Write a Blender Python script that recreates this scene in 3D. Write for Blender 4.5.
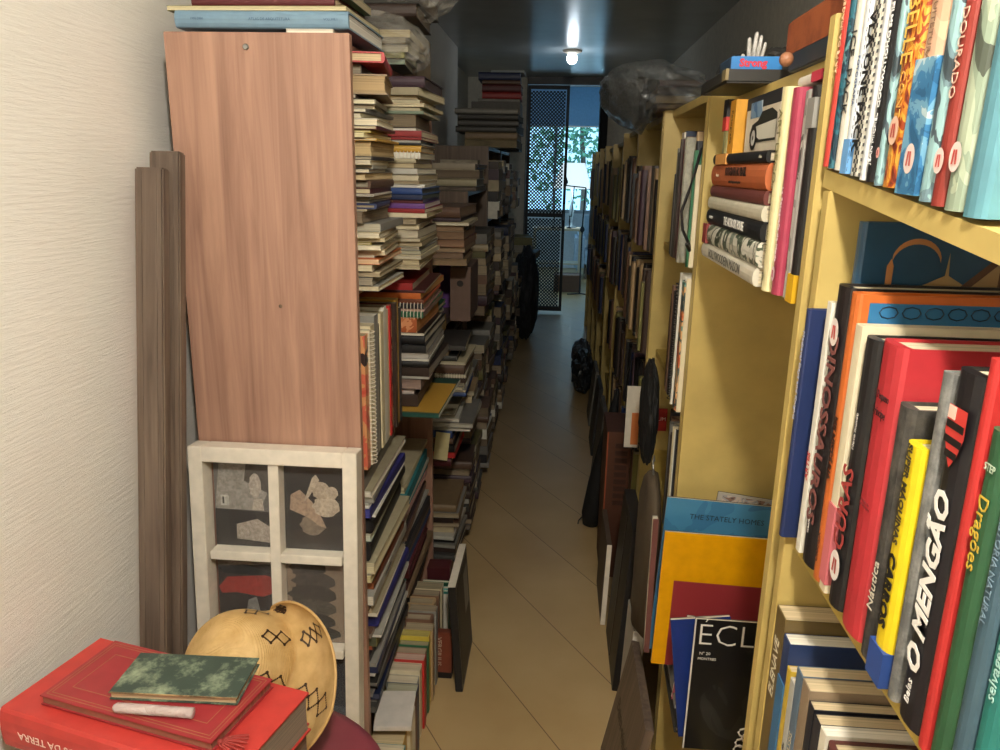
import bpy, bmesh, math, random
from mathutils import Vector, Matrix, Euler
random.seed(7)
PI = math.pi
SC = bpy.context.scene
COL = SC.collection
for o in list(bpy.data.objects): bpy.data.objects.remove(o)

# ------------------------------------------------------------------ camera
def nrm(v): return Vector(v).normalized()
F, EYE = 768.0, 1.5
Yc = nrm((60, 205, -F)); Dn = nrm((-60, -2905, -F)); Dn = (Dn - Dn.dot(Yc)*Yc).normalized()
Zc = -Dn; Xc = Yc.cross(Zc)
RW = Matrix((Xc, Yc, Zc))                      # world = RW @ camera vector
cam = bpy.data.cameras.new('camera'); camo = bpy.data.objects.new('camera', cam); COL.objects.link(camo)
cam.sensor_width = 36; cam.lens = F/1000*36; cam.clip_start = .02; cam.clip_end = 100
camo.matrix_world = Matrix.Translation((0, 0, EYE)) @ RW.to_4x4()
SC.camera = camo

# ------------------------------------------------------------------ world, exposure, room light
SC.view_settings.view_transform = 'Standard'; SC.view_settings.look = 'None'
SC.view_settings.gamma = 1; SC.view_settings.exposure = 0.0; SC.view_settings.use_curve_mapping = False
W = bpy.data.worlds.new('world'); SC.world = W; W.use_nodes = True
wt = W.node_tree; wt.nodes['Background'].inputs[0].default_value = (.33, .68, 1, 1); wt.nodes['Background'].inputs[1].default_value = 2.2

def light(name, kind, loc, energy, color, size=.1, rot=None, sy=None):
    l = bpy.data.lights.new(name, kind); l.energy = energy; l.color = color
    if kind == 'AREA':
        l.size = size
        if sy: l.shape = 'RECTANGLE'; l.size_y = sy
    elif kind == 'POINT': l.shadow_soft_size = size
    o = bpy.data.objects.new(name, l); COL.objects.link(o); o.location = loc
    if rot: o.rotation_euler = rot
    return o
LAMP = Vector((.08, -.02, 2.14))              # the pendant of the front room, behind the photographer
light('pendant_light', 'POINT', LAMP, 82, (1, .925, .80), .05)
po = light('window_daylight', 'AREA', (.3, 12.28, 1.78), 1, (1, 1, 1), 2.4, Euler((-PI/2, 0, 0)), 1.84); po.data.cycles.is_portal = True
light('ceiling_bulb_light', 'POINT', (.06, 6.43, 2.28), 1.5, (.8, .9, 1), .04)

# ------------------------------------------------------------------ materials
def lin(c):
    if isinstance(c, str):
        c = c.lstrip('#'); c = [int(c[i:i+2], 16)/255 for i in (0, 2, 4)]
    return tuple(x/12.92 if x <= .04045 else ((x+.055)/1.055)**2.4 for x in c[:3]) + (1,)
MC = {}
def newmat(name):
    m = bpy.data.materials.new(name); m.use_nodes = True
    return m, m.node_tree, m.node_tree.nodes['Principled BSDF']
def tex(nt, kind, scale=(1, 1, 1), coord='Object', **kw):
    tc = nt.nodes.new('ShaderNodeTexCoord'); mp = nt.nodes.new('ShaderNodeMapping'); t = nt.nodes.new(kind)
    mp.inputs['Scale'].default_value = scale
    nt.links.new(tc.outputs[coord], mp.inputs[0]); nt.links.new(mp.outputs[0], t.inputs[0])
    for k, v in kw.items(): t.inputs[k].default_value = v
    return t
def ramp(nt, src, stops, const=False):
    r = nt.nodes.new('ShaderNodeValToRGB'); cr = r.color_ramp
    if const: cr.interpolation = 'CONSTANT'
    while len(cr.elements) < len(stops): cr.elements.new(.5)
    for e, (p, c) in zip(cr.elements, stops): e.position = p; e.color = lin(c)
    nt.links.new(src, r.inputs[0]); return r
def bump(nt, b, src, strength, dist=.01):
    n = nt.nodes.new('ShaderNodeBump'); n.inputs['Strength'].default_value = strength; n.inputs['Distance'].default_value = dist
    nt.links.new(src, n.inputs['Height']); nt.links.new(n.outputs[0], b.inputs['Normal'])
def shade(c, k):
    l = [int(c[i:i+2], 16)*k for i in (1, 3, 5)]; return '#%02x%02x%02x' % tuple(int(max(0, min(255, x))) for x in l)
def paint(c, rough=.5, var=.035, sc=(9, 9, 9), metal=0):
    """plain colour with faint mottling"""
    key = ('p', c, rough, var, sc, metal)
    if key in MC: return MC[key]
    m, nt, b = newmat('paint_' + c.strip('#')); b.inputs['Roughness'].default_value = rough; b.inputs['Metallic'].default_value = metal
    t = tex(nt, 'ShaderNodeTexNoise', sc, Scale=4.0, Detail=4.0)
    r = ramp(nt, t.outputs['Fac'], [(.3, shade(c, 1-var)), (.7, shade(c, 1+var))])
    nt.links.new(r.outputs[0], b.inputs['Base Color']); MC[key] = m; return m
def pages(c='#d8cbae'):
    """a block of paper: thin stripes across the thickness"""
    key = ('g', c)
    if key in MC: return MC[key]
    m, nt, b = newmat('paper_' + c.strip('#')); b.inputs['Roughness'].default_value = .8
    t = tex(nt, 'ShaderNodeTexNoise', (1.5, 420, 1.5), Scale=1.0, Detail=3.0)
    r = ramp(nt, t.outputs['Fac'], [(.28, shade(c, .72)), (.5, c), (.75, shade(c, 1.08))])
    nt.links.new(r.outputs[0], b.inputs['Base Color']); bump(nt, b, t.outputs['Fac'], .3, .002); MC[key] = m; return m
def art(cols, sc=30, rough=.4, stretch=(1, 1, 1)):
    """printed picture: blotches of several colours"""
    key = ('a', tuple(cols), sc, stretch)
    if key in MC: return MC[key]
    m, nt, b = newmat('print_' + cols[0].strip('#')); b.inputs['Roughness'].default_value = rough
    t = tex(nt, 'ShaderNodeTexNoise', stretch, Scale=float(sc), Detail=3.0, Distortion=1.2)
    n = len(cols); r = ramp(nt, t.outputs['Fac'], [(.32+.36*i/n, c) for i, c in enumerate(cols)], True)
    nt.links.new(r.outputs[0], b.inputs['Base Color']); MC[key] = m; return m
def worn(c, c2, sc=18, lo=.45, hi=.62, rough=.7):
    m, nt, b = newmat('worn_' + c.strip('#')); b.inputs['Roughness'].default_value = rough
    t = tex(nt, 'ShaderNodeTexNoise', (1, 1, 1), Scale=float(sc), Detail=8.0, Roughness=.7)
    r = ramp(nt, t.outputs['Fac'], [(lo, c), (hi, c2)]); nt.links.new(r.outputs[0], b.inputs['Base Color'])
    bump(nt, b, t.outputs['Fac'], .3, .003); return m
def wood(name, c1, c2, c3, sc=(30, 30, 1.3), rough=.45, scale=2.2):
    m, nt, b = newmat(name); b.inputs['Roughness'].default_value = rough
    t = tex(nt, 'ShaderNodeTexNoise', sc, Scale=scale, Detail=6.0, Distortion=.5, Roughness=.62)
    r = ramp(nt, t.outputs['Fac'], [(.3, c1), (.5, c2), (.68, c3)]); nt.links.new(r.outputs[0], b.inputs['Base Color'])
    bump(nt, b, t.outputs['Fac'], .08, .002); return m
def glow(c, s):
    m, nt, b = newmat('glow'); b.inputs['Base Color'].default_value = lin(c)
    b.inputs['Emission Color'].default_value = lin(c); b.inputs['Emission Strength'].default_value = s; return m

M_WALNUT = wood('walnut_laminate', '#8a6656', '#a57e6b', '#b8907a', (16, 16, .8))
M_WALNUT_EDGE = wood('walnut_edge', '#6e5646', '#83695a', '#97796a')
M_PLANK = wood('dark_plank', '#4a3d35', '#655549', '#766557')
M_YELLOW = paint('#c2aa66', .45, .05, (3, 3, 3))
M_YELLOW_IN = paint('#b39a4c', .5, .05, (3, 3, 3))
M_DARKWOOD = wood('brown_wood', '#4d3a2e', '#64503f', '#755d49')
M_BLACK = paint('#17171a', .45)
M_IRON = paint('#1c1c1f', .5, metal=.3)
M_WHITE = paint('#e6dccb', .45)
M_STEEL = paint('#9a9a98', .3, metal=.9)
M_WIRE = paint('#2a2a2c', .4, metal=.6)
M_TXT = {}
def ink(c):
    if c not in M_TXT: M_TXT[c] = paint(c, .5, 0)
    return M_TXT[c]

# wall: combed stucco
m, nt, b = newmat('stucco'); b.inputs['Roughness'].default_value = .9
tn = tex(nt, 'ShaderNodeTexNoise', (1, 1, 1), Scale=2.0, Detail=3.0)
r = ramp(nt, tn.outputs['Fac'], [(.3, '#ece8e0'), (.7, '#f7f3ec')]); nt.links.new(r.outputs[0], b.inputs['Base Color'])
tc = nt.nodes.new('ShaderNodeTexCoord'); mp = nt.nodes.new('ShaderNodeMapping')
mp.inputs['Rotation'].default_value = (math.radians(-5), 0, 0); mp.inputs['Scale'].default_value = (1, 15, 190)
t1 = nt.nodes.new('ShaderNodeTexNoise'); t1.inputs['Scale'].default_value = 1.0; t1.inputs['Detail'].default_value = 9; t1.inputs['Roughness'].default_value = .65; t1.inputs['Distortion'].default_value = .25
nt.links.new(tc.outputs['Object'], mp.inputs[0]); nt.links.new(mp.outputs[0], t1.inputs[0])
bump(nt, b, t1.outputs['Fac'], .7, .0032); M_STUCCO = m
M_WALLP = paint('#d2cec2', .8)
# ceiling: smooth satin paint
M_CEIL = paint('#c4cacc', .25, .03, (1, 1, 1))
# floor: large cream tiles laid on the diagonal
m, nt, b = newmat('floor_tiles')
tc = nt.nodes.new('ShaderNodeTexCoord'); mp = nt.nodes.new('ShaderNodeMapping'); br = nt.nodes.new('ShaderNodeTexBrick')
ANG = math.atan2(-.488, .303)
mp.inputs['Rotation'].default_value = (0, 0, -ANG); nt.links.new(tc.outputs['Object'], mp.inputs[0]); nt.links.new(mp.outputs[0], br.inputs[0])
br.offset = 0; br.inputs['Scale'].default_value = 1; br.inputs['Brick Width'].default_value = 40; br.inputs['Row Height'].default_value = .2845
br.inputs['Mortar Size'].default_value = .0016; br.inputs['Mortar Smooth'].default_value = .1
mp.inputs['Location'].default_value = (20, .2845*20 - 1.25, 0)
br.inputs['Color1'].default_value = lin('#c9ad7e'); br.inputs['Color2'].default_value = lin('#c5a979'); br.inputs['Mortar'].default_value = lin('#7d6746')
tn = tex(nt, 'ShaderNodeTexNoise', (1, 1, 1), Scale=3.0, Detail=5.0)
mx = nt.nodes.new('ShaderNodeMix'); mx.data_type = 'RGBA'; mx.blend_type = 'MULTIPLY'; mx.inputs[0].default_value = 1
rr = ramp(nt, tn.outputs['Fac'], [(.3, '#ece6dc'), (.7, '#ffffff')])
nt.links.new(br.outputs['Color'], mx.inputs[6]); nt.links.new(rr.outputs[0], mx.inputs[7]); nt.links.new(mx.outputs[2], b.inputs['Base Color'])
rr2 = ramp(nt, tn.outputs['Fac'], [(.3, '#9a9a9a'), (.7, '#a8a8a8')]); nt.links.new(rr2.outputs[0], b.inputs['Roughness'])
M_FLOOR = m

def plastic(name, alpha=.6, tint='#c8c8c8'):
    m, nt, b = newmat(name)
    b.inputs['Base Color'].default_value = lin(tint); b.inputs['Roughness'].default_value = .12; b.inputs['Specular IOR Level'].default_value = .9
    tr = nt.nodes.new('ShaderNodeBsdfTransparent'); mxs = nt.nodes.new('ShaderNodeMixShader'); mxs.inputs[0].default_value = 1-alpha
    out = nt.nodes['Material Output']
    t = tex(nt, 'ShaderNodeTexNoise', (1, 1, 1), Scale=22.0, Detail=6.0, Distortion=1.5); bump(nt, b, t.outputs['Fac'], 1, .02)
    nt.links.new(tr.outputs[0], mxs.inputs[1]); nt.links.new(b.outputs[0], mxs.inputs[2]); nt.links.new(mxs.outputs[0], out.inputs[0]); return m
M_BAG = plastic('clear_bag_film', .70, '#cfccc4')
M_BAG2 = plastic('grey_bag_film', .40, '#6f7478')

# ------------------------------------------------------------------ mesh helpers
def obj(name, bm, mat, parent=None, loc=None, smooth=False):
    me = bpy.data.meshes.new(name); bmesh.ops.recalc_face_normals(bm, faces=bm.faces); bm.to_mesh(me); bm.free()
    for m_ in (mat if isinstance(mat, (list, tuple)) else [mat]): me.materials.append(m_)
    o = bpy.data.objects.new(name, me); COL.objects.link(o)
    if parent: o.parent = parent
    if loc: o.location = loc
    if smooth:
        for p in me.polygons: p.use_smooth = True
    return o
def tag(o, label, cat, group=None):
    o['label'] = label; o['category'] = cat
    if group: o['group'] = group
    return o
def struct(o): o['kind'] = 'structure'; return o
def empty(name, loc=(0, 0, 0), rz=0):
    o = bpy.data.objects.new(name, None); COL.objects.link(o); o.location = loc; o.rotation_euler = (0, 0, rz); return o
def BM(): return bmesh.new()
def box(bm, x0, x1, y0, y1, z0, z1, mi=0, M=None):
    vs = [Vector((x, y, z)) for x in (x0, x1) for y in (y0, y1) for z in (z0, z1)]
    if M: vs = [M @ v for v in vs]
    v = [bm.verts.new(p) for p in vs]
    for f in ((0, 1, 3, 2), (4, 6, 7, 5), (0, 4, 5, 1), (2, 3, 7, 6), (0, 2, 6, 4), (1, 5, 7, 3)):
        bm.faces.new([v[i] for i in f]).material_index = mi
    return bm
def bbox(x0, x1, y0, y1, z0, z1, bev=.0):
    bm = box(BM(), x0, x1, y0, y1, z0, z1)
    if bev: bmesh.ops.bevel(bm, geom=list(bm.edges), offset=bev, segments=2, affect='EDGES')
    return bm
def poly(bm, pts, mi=0):
    f = bm.faces.new([bm.verts.new(p) for p in pts]); f.material_index = mi; return f
def prism(bm, pts, z0, z1, mi=0):
    n = len(pts); a = [bm.verts.new((p[0], p[1], z0)) for p in pts]; c = [bm.verts.new((p[0], p[1], z1)) for p in pts]
    bm.faces.new(a[::-1]).material_index = mi; bm.faces.new(c).material_index = mi
    for i in range(n): bm.faces.new((a[i], a[(i+1) % n], c[(i+1) % n], c[i])).material_index = mi
    return bm
def lathe(bm, prof, n=24, M=None, mi=0):
    rings = []
    for (r, z) in prof:
        if r < 1e-5: rings.append([bm.verts.new((M or Matrix()) @ Vector((0, 0, z)))])
        else: rings.append([bm.verts.new((M or Matrix()) @ Vector((r*math.cos(2*PI*k/n), r*math.sin(2*PI*k/n), z))) for k in range(n)])
    for a, c in zip(rings, rings[1:]):
        for k in range(n):
            q = [a[k % len(a)], a[(k+1) % len(a)], c[(k+1) % len(c)], c[k % len(c)]]
            q2 = []
            for v in q:
                if v not in q2: q2.append(v)
            if len(q2) > 2: bm.faces.new(q2).material_index = mi
    return bm
def tube(bm, pts, r, n=8, mi=0):
    pts = [Vector(p) for p in pts]; rings = []
    rs = r if isinstance(r, (list, tuple)) else [r]*len(pts)
    for i, p in enumerate(pts):
        d = (pts[min(i+1, len(pts)-1)] - pts[max(i-1, 0)]).normalized()
        a = d.cross(Vector((0, 0, 1)) if abs(d.z) < .9 else Vector((1, 0, 0))).normalized(); c = d.cross(a)
        rings.append([bm.verts.new(p + rs[i]*(a*math.cos(2*PI*k/n) + c*math.sin(2*PI*k/n))) for k in range(n)])
    for A, B in zip(rings, rings[1:]):
        for k in range(n): bm.faces.new((A[k], A[(k+1) % n], B[(k+1) % n], B[k])).material_index = mi
    bm.faces.new(rings[0][::-1]); bm.faces.new(rings[-1]); return bm
TXT = {}
def text_mesh(s, size, narrow=1.0, shear=0, bold=0):
    key = (s, size, narrow, shear, bold)
    if key in TXT: return TXT[key]
    cu = bpy.data.curves.new('lettering', 'FONT'); cu.body = s; cu.size = size; cu.align_x = 'CENTER'; cu.align_y = 'CENTER'
    cu.extrude = .0002; cu.shear = shear; cu.offset = bold; cu.resolution_u = 2
    o = bpy.data.objects.new('lettering', cu); COL.objects.link(o); bpy.context.view_layer.update()
    me = bpy.data.meshes.new_from_object(o.evaluated_get(bpy.context.evaluated_depsgraph_get()))
    for v in me.vertices: v.co.x *= narrow
    bpy.data.objects.remove(o); TXT[key] = me; return me
def put_text(name, s, size, color, parent, M, narrow=1.0, shear=0, bold=0):
    me = text_mesh(s, size, narrow, shear, bold).copy(); me.materials.clear(); me.materials.append(ink(color))
    o = bpy.data.objects.new(name, me); COL.objects.link(o); o.parent = parent; o.matrix_local = M; return o

# ------------------------------------------------------------------ books
COLORS = dict(cream='#d9cca8', white='#e4e0d2', ivory='#dfd3b4', grey='#8e8b84', dark_grey='#4a4844', black='#1a191a', navy='#22305a',
    blue='#34508f', light_blue='#8fb4cf', purple='#6a3f86', red='#c03030', coral='#cf5048', maroon='#5e2428', brown='#7a5b48', dark_brown='#3f2f28',
    tan='#b0946e', mustard='#c79a3c', yellow='#d8c04a', orange='#c9692e', green='#2f6b4a', olive='#77713f', teal='#2c7f86', plum='#4a3540',
    pink='#c98a86', beige='#c4b18d', indigo='#3a3a8c', sage='#8fa088', rust='#8c4a2a', charcoal='#2b2b2e', aqua='#6fb8b8')
def cover_mesh(T, H, D, hard):
    b = min(.0028 if hard else .0008, T*.3); k = min(.007, T*.22) if hard else .0008
    out = [(D, -T/2), (k, -T/2)]
    for i in range(1, 6):
        a = -PI/2 + PI*i/6; out.append((k - k*math.cos(a), T/2*math.sin(a)*.98 if hard else T/2*[0, -.99, -.5, 0, .5, .99][i]))
    out += [(k, T/2), (D, T/2), (D, T/2-b), (k+b, T/2-b), (k+b, -T/2+b), (D, -T/2+b)]
    return prism(BM(), out, 0, H), b, k
def spiral_mesh(T, H):
    bm = BM(); n = max(6, int(H/.009)); r = T*.5+.003
    for i in range(n):
        z = (i+.5)*H/n
        tube(bm, [(.002+r*math.cos(a)*.8, r*math.sin(a), z) for a in [PI*.28+j*PI*1.44/5 for j in range(6)]], .0011, 4)
    return bm
def book(M, T, H, D, cover, label, group=None, page='#d8cbae', hard=True, spiral=False, texts=(), name='book', cat='book', extra=None):
    """local frame: spine on the plane x=0 facing -x, thickness along y, height along z"""
    cm, b, k = cover_mesh(T, H, D, hard)
    mat = cover if isinstance(cover, bpy.types.Material) else paint(COLORS.get(cover, cover), .42)
    root = obj(name, cm, mat); root.matrix_world = M; tag(root, label, cat, group)
    ov = .003 if hard else .0
    pb = BM(); zi = ov if hard else .0004
    # page block with a slightly hollow fore-edge
    x0, x1 = k+b+.0004, D-ov-.0004; y = T/2-b-.0002
    if y > .0004:
        prism(pb, [(x0, -y), (x1, -y), (x1-min(.002, y*.3), -y*.4), (x1-min(.002, y*.3), y*.4), (x1, y), (x0, y)], zi, H-zi)
        obj('pages', pb, pages(page), root)
    if spiral: obj('spiral_binding', spiral_mesh(T, H), M_WHITE if spiral == 'w' else M_WIRE, root)
    for t in texts:                       # (string, size, colour, position along height 0-1, mode, options)
        s, size, c, pos, mode = t[:5]; kw = t[5] if len(t) > 5 else {}
        off = kw.pop('dy', 0) if 'dy' in kw else 0
        if mode == 'up': X, Yv = Vector((0, 0, 1)), Vector((0, 1, 0))
        elif mode == 'down': X, Yv = Vector((0, 0, -1)), Vector((0, -1, 0))
        else: X, Yv = Vector((0, -1, 0)), Vector((0, 0, 1))
        Z = X.cross(Yv)
        R = Matrix((X, Yv, Z)).transposed().to_4x4()
        put_text('spine_lettering', s, size, c, root, Matrix.Translation((-.0009 if hard else -.0006, off, H*pos)) @ R, **kw)
    if extra: extra(root, T, H, D)
    return root
def stand(side, x, Y, z, lean=0, yaw=0):
    """upright on a shelf; side R: spine towards -x, side L: spine towards +x"""
    R = Matrix.Rotation(yaw + (PI if side == 'L' else 0), 4, 'Z') @ Matrix.Rotation(lean, 4, 'X')
    return Matrix.Translation((x, Y, z)) @ R
def flat(side, x, Y, z, T, H, yaw=0, tilt=0):
    """lying down, spine towards the corridor, centred on Y"""
    R = Matrix.Rotation(yaw + (PI if side == 'L' else 0), 4, 'Z') @ Matrix.Rotation(tilt, 4, 'Y') @ Matrix.Rotation(PI/2, 4, 'X')
    return Matrix.Translation((x, Y, z+T/2)) @ R @ Matrix.Translation((0, 0, -H/2))
def flat_end(x1, Y, z, T, H, yaw=0):
    """lying down with the spine towards the camera (-Y), its right end at x1"""
    R = Matrix.Rotation(yaw + PI/2, 4, 'Z') @ Matrix.Rotation(PI/2, 4, 'X')
    return Matrix.Translation((x1 - H/2, Y, z+T/2)) @ R @ Matrix.Translation((0, 0, -H/2))
ORD = ['topmost', 'second from top', 'third from top', 'fourth from top', 'fifth from top', 'sixth from top', 'seventh from top', 'eighth from top',
       'ninth from top', 'tenth from top', 'eleventh from top', 'twelfth from top', 'thirteenth from top', 'fourteenth from top', 'fifteenth from top',
       'sixteenth from top', 'seventeenth from top', 'eighteenth from top', 'nineteenth from top', 'twentieth from top', 'twenty-first from top', 'twenty-second from top',
       'twenty-third from top', 'twenty-fourth from top', 'twenty-fifth from top', 'twenty-sixth from top', 'twenty-seventh from top', 'twenty-eighth from top', 'twenty-ninth from top', 'thirtieth from top',
       'thirty-first from top', 'thirty-second from top', 'thirty-third from top', 'thirty-fourth from top', 'thirty-fifth from top', 'thirty-sixth from top', 'thirty-seventh from top', 'thirty-eighth from top',
       'thirty-ninth from top', 'fortieth from top', 'forty-first from top', 'forty-second from top']
ORN = [o.replace('topmost', 'nearest').replace(' from top', ' nearest') for o in ORD]
def cname(c): return c.replace('_', ' ')
def short(l):
    for a, b_ in ((' in the ', ', '), ('hardcover book', 'hardcover'), ('spiral-bound', 'ring-bound'), ('upright ', '')):
        if len(l.split()) > 16: l = l.replace(a, b_)
    return l
def kind_words(T, hard, spiral):
    if spiral: return 'spiral-bound notebook', 'notebook'
    if T < .0075: return 'thin magazine', 'magazine'
    return ('thick ' if T > .03 else '') + ('hardcover book' if hard else 'paperback'), ('book' if hard else 'paperback')
def pile(specs, z0, place, group, mode='flat', side='L', x=-.4, Y=2, H=.22, D=.16, yaw=0, jit=.018, jyaw=.075, yaws=None, tilt=0):
    """specs are listed bottom to top: (thickness mm, colour, page colour, flags)"""
    z = z0; n = len(specs); k = tilt
    for i, s in enumerate(specs):
        T = s[0]/1000; c = s[1]; pg = s[2] if len(s) > 2 and s[2] else random.choice(['#c6b999', '#b8a988', '#a59576', '#bdb39c', '#998a6f', '#c9c0a8', '#8f8673']); fl = s[3] if len(s) > 3 else ''
        op = s[4] if len(s) > 4 else {}
        hh = op.get('H', H*random.uniform(.9, 1.08)); dd = op.get('D', D*random.uniform(.9, 1.1))
        dx = op.get('dx', random.uniform(-jit, jit*.6)); ya = yaw + op.get('yaw', random.uniform(-jyaw, jyaw)); dY = op.get('dY', random.uniform(-jit, jit))
        hard = 'h' in fl; spiral = 'w' if 's' in fl else ('k' if 'k' in fl else False)
        kw, cat = kind_words(T, hard, spiral)
        lab = short(f"{cname(op.get('c', c)) if not c.startswith('#') else op.get('c', 'mottled')} {kw}, {ORD[n-1-i]} in the {place}")
        mt = op.get('m') or paint(shade(COLORS.get(c, c), random.choice([.74, .82, .9, .98])), .45)
        if mode == 'flat':
            M = flat(side, x+dx, Y+dY, z, T, hh, ya)
            if 'f' in fl: M = M @ Matrix.Translation((dd, 0, 0)) @ Matrix.Rotation(PI, 4, 'Y') @ Matrix.Translation((0, 0, -hh))   # fore-edge outwards
        else:
            M = flat_end(x+dx, Y+dY, z, T, hh, ya)
            if 'f' in fl: M = M @ Matrix.Translation((dd, 0, 0)) @ Matrix.Rotation(PI, 4, 'Y') @ Matrix.Translation((0, 0, -hh))
        book(M, T, hh, dd, mt, lab, group, pg, hard, spiral, op.get('t', ()), name=cat, cat=cat)
        z += T + .0006 + op.get('gap', 0)
    return z
def row(specs, Y0, z, x, place, group, side='R', H=.22, D=.16, jit=.008, dirn=1, gap=.0012, zf=None):
    """upright books from Y0 away from the camera"""
    Y = Y0
    for i, s in enumerate(specs):
        T = s[0]/1000; c = s[1]; pg = s[2] if len(s) > 2 and s[2] else random.choice(['#c6b999', '#b8a988', '#a59576', '#bdb39c', '#998a6f', '#c9c0a8', '#8f8673']); fl = s[3] if len(s) > 3 else ''
        op = s[4] if len(s) > 4 else {}
        hh = op.get('H', H*random.uniform(.88, 1.08)); dd = op.get('D', D*random.uniform(.92, 1.06)); dx = op.get('dx', random.uniform(-jit, jit))
        hard = 'h' in fl; spiral = 'w' if 's' in fl else ('k' if 'k' in fl else False)
        kw, cat = kind_words(T, hard, spiral)
        lab = op.get('label') or short(f"upright {cname(op.get('c', c)) if not c.startswith('#') else op.get('c', 'patterned')} {kw}, {ORN[i]} in the {place}")
        mt = op.get('m') or paint(COLORS.get(c, c), .42)
        yc = Y + T/2; zz = (zf(yc) if zf else z)
        M = stand(side, x+dx, yc, zz, op.get('lean', 0), op.get('yaw', 0))
        book(M, T, hh, dd, mt, lab, group, pg, hard, spiral, op.get('t', ()), name=cat, cat=cat, extra=op.get('x'))
        Y += T + gap + op.get('gap', 0)
    return Y

# ================================================================== the setting
struct(obj('floor', bbox(-3, 3, -2.6, 13, -.05, 0), M_FLOOR))
struct(obj('ceiling', bbox(-3, 3, -2.6, 8.45, 2.4, 2.5), M_CEIL))
struct(obj('wall_left', bbox(-.93, -.825, -2.6, 6.35, 0, 2.4), M_STUCCO))
struct(obj('wall_recess', bbox(-1.12, -.97, 6.35, 8.3, 0, 2.4), M_WALLP))
struct(obj('wall_right', bbox(.93, 1.05, -2.6, 8.3, 0, 2.4), M_WALLP))
struct(obj('wall_back', bbox(-.92, 1.05, -2.72, -2.6, 0, 2.4), M_WALLP))
bm = BM(); box(bm, -1.1, -.36, 8.3, 8.42, 0, 2.4); box(bm, .45, 1.05, 8.3, 8.42, 0, 2.4); box(bm, -.36, .45, 8.3, 8.42, 2.33, 2.4)
struct(obj('wall_far', bm, M_WALLP))
# room beyond the doorway
bm = BM(); box(bm, -2.4, -2.3, 8.42, 12.4, 0, 2.8); box(bm, 2.3, 2.4, 8.42, 12.4, 0, 2.8)
box(bm, -2.4, -.9, 12.3, 12.4, 0, 2.8); box(bm, 1.5, 2.4, 12.3, 12.4, 0, 2.8); box(bm, -.9, 1.5, 12.3, 12.4, 0, .85); box(bm, -.9, 1.5, 12.3, 12.4, 2.7, 2.8)
box(bm, -2.4, 2.4, 8.42, 12.4, 2.8, 2.9)
struct(obj('wall_living_room', bm, paint('#c6ccd0', .8)))

# ================================================================== furniture
def board(name, x0, x1, y0, y1, z0, z1, mat, parent): return obj(name, bbox(x0, x1, y0, y1, z0, z1, .001), mat, parent)
def bookcase(label, x0, x1, Y0, Y1, zt, boards, mat, mat_in, front, group=None, t=.02, top=True, sides=(True, True), back=True, name='bookcase', backoff=0, drop=0):
    """x0<x1; front = the x of the open side"""
    r = empty(name, ((x0+x1)/2, (Y0+Y1)/2, 0)); tag(r, label, 'bookcase', group); o = Vector(r.location)
    def B(n, a, b_, c, d, e, f, m_):
        p = board(n, a-o.x, b_-o.x, c-o.y, d-o.y, e, f, m_, r); return p
    s = 1 if front == x1 else -1
    if sides[0]: B('side_panel', x0, x1, Y0, Y0+t, 0, zt, mat)
    if sides[1]: B('side_panel', x0, x1, Y1-t, Y1, 0, zt, mat)
    xf0, xf1 = (x0+.006, x1-.004-backoff) if s == 1 else (x0+.004+backoff, x1-.006)
    for z in boards: B('shelf', xf0, xf1, Y0+t, Y1-t, z-t, z, mat_in)
    if top: B('top_panel', xf0, xf1, Y0+t, Y1-t, zt-t-drop, zt-drop, mat)
    if back:
        if s == 1: B('back_panel', x0, x0+.005, Y0+t, Y1-t, .02, zt-t, mat_in)
        else: B('back_panel', x1-.005, x1, Y0+t, Y1-t, .02, zt-t, mat_in)
    return r
# left: walnut laminate bookcase
L1 = bookcase('tall walnut laminate bookcase with plain side panel, nearest on the left', -.757, -.40, 1.515, 2.475, 1.738, [.215, .855, 1.245], M_WALNUT, M_DARKWOOD, -.40, backoff=.03)
bm = BM(); lathe(bm, [(0, .002), (.004, .002), (.006, 0), (.006, -.002)], 12, Matrix.Translation((-.02, -.481, 1.712)) @ Matrix.Rotation(PI/2, 4, 'X')); obj('screw', bm, M_STEEL, L1)
bm = BM(); lathe(bm, [(0, .001), (.003, .001), (.004, 0)], 10, Matrix.Translation((.02, -.481, 1.22)) @ Matrix.Rotation(PI/2, 4, 'X')); obj('screw', bm, M_DARKWOOD, L1)
# further left bookcases
LY = [(2.5, 3.42, 'second on the left'), (3.45, 4.4, 'third on the left'), (4.43, 5.38, 'fourth on the left'), (5.4, 6.3, 'fifth on the left')]
for a, b_, w in LY:
    bookcase(f'brown wooden bookcase crammed with piled books, {w}', -.79, -.42 if a < 3 else -.40, a, b_, 1.18 if a < 3 else 1.40 if a < 4 else 1.62, [.08, .45, .84] + ([1.22] if a > 4 else []), M_DARKWOOD, M_DARKWOOD, -.42 if a < 3 else -.40, 'brown bookcases further down the left side')
# right: yellow bookcases
RY = [(.955, 1.70), (1.705, 2.42), (2.43, 3.16), (3.17, 3.9), (3.91, 4.64), (4.65, 5.38), (5.39, 6.12), (6.13, 6.86), (6.87, 7.6)]
RN = ['with stacked art books beside the spine-filled near shelf', 'second from the stacked art books', 'third along the aisle', 'fourth along the aisle', 'fifth along the aisle', 'sixth along the aisle', 'seventh along the aisle', 'eighth along the aisle', 'last before the doorway']
for i, (a, b_) in enumerate(RY):
    bds = [.34, 1.34] if i == 0 else ([.3, .62, .96, 1.295] if i % 2 else [.3, .6, .93, 1.25])
    bookcase(f'yellow painted wooden bookcase, {RN[i]}', .30, .66, a, b_, 1.675 + (.0 if i < 4 else random.uniform(-.04, 0)), bds, M_YELLOW, M_YELLOW_IN, .30, 'yellow bookcases along the right side', backoff=.02 if i else .04, drop=0 if i else .028)
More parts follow.
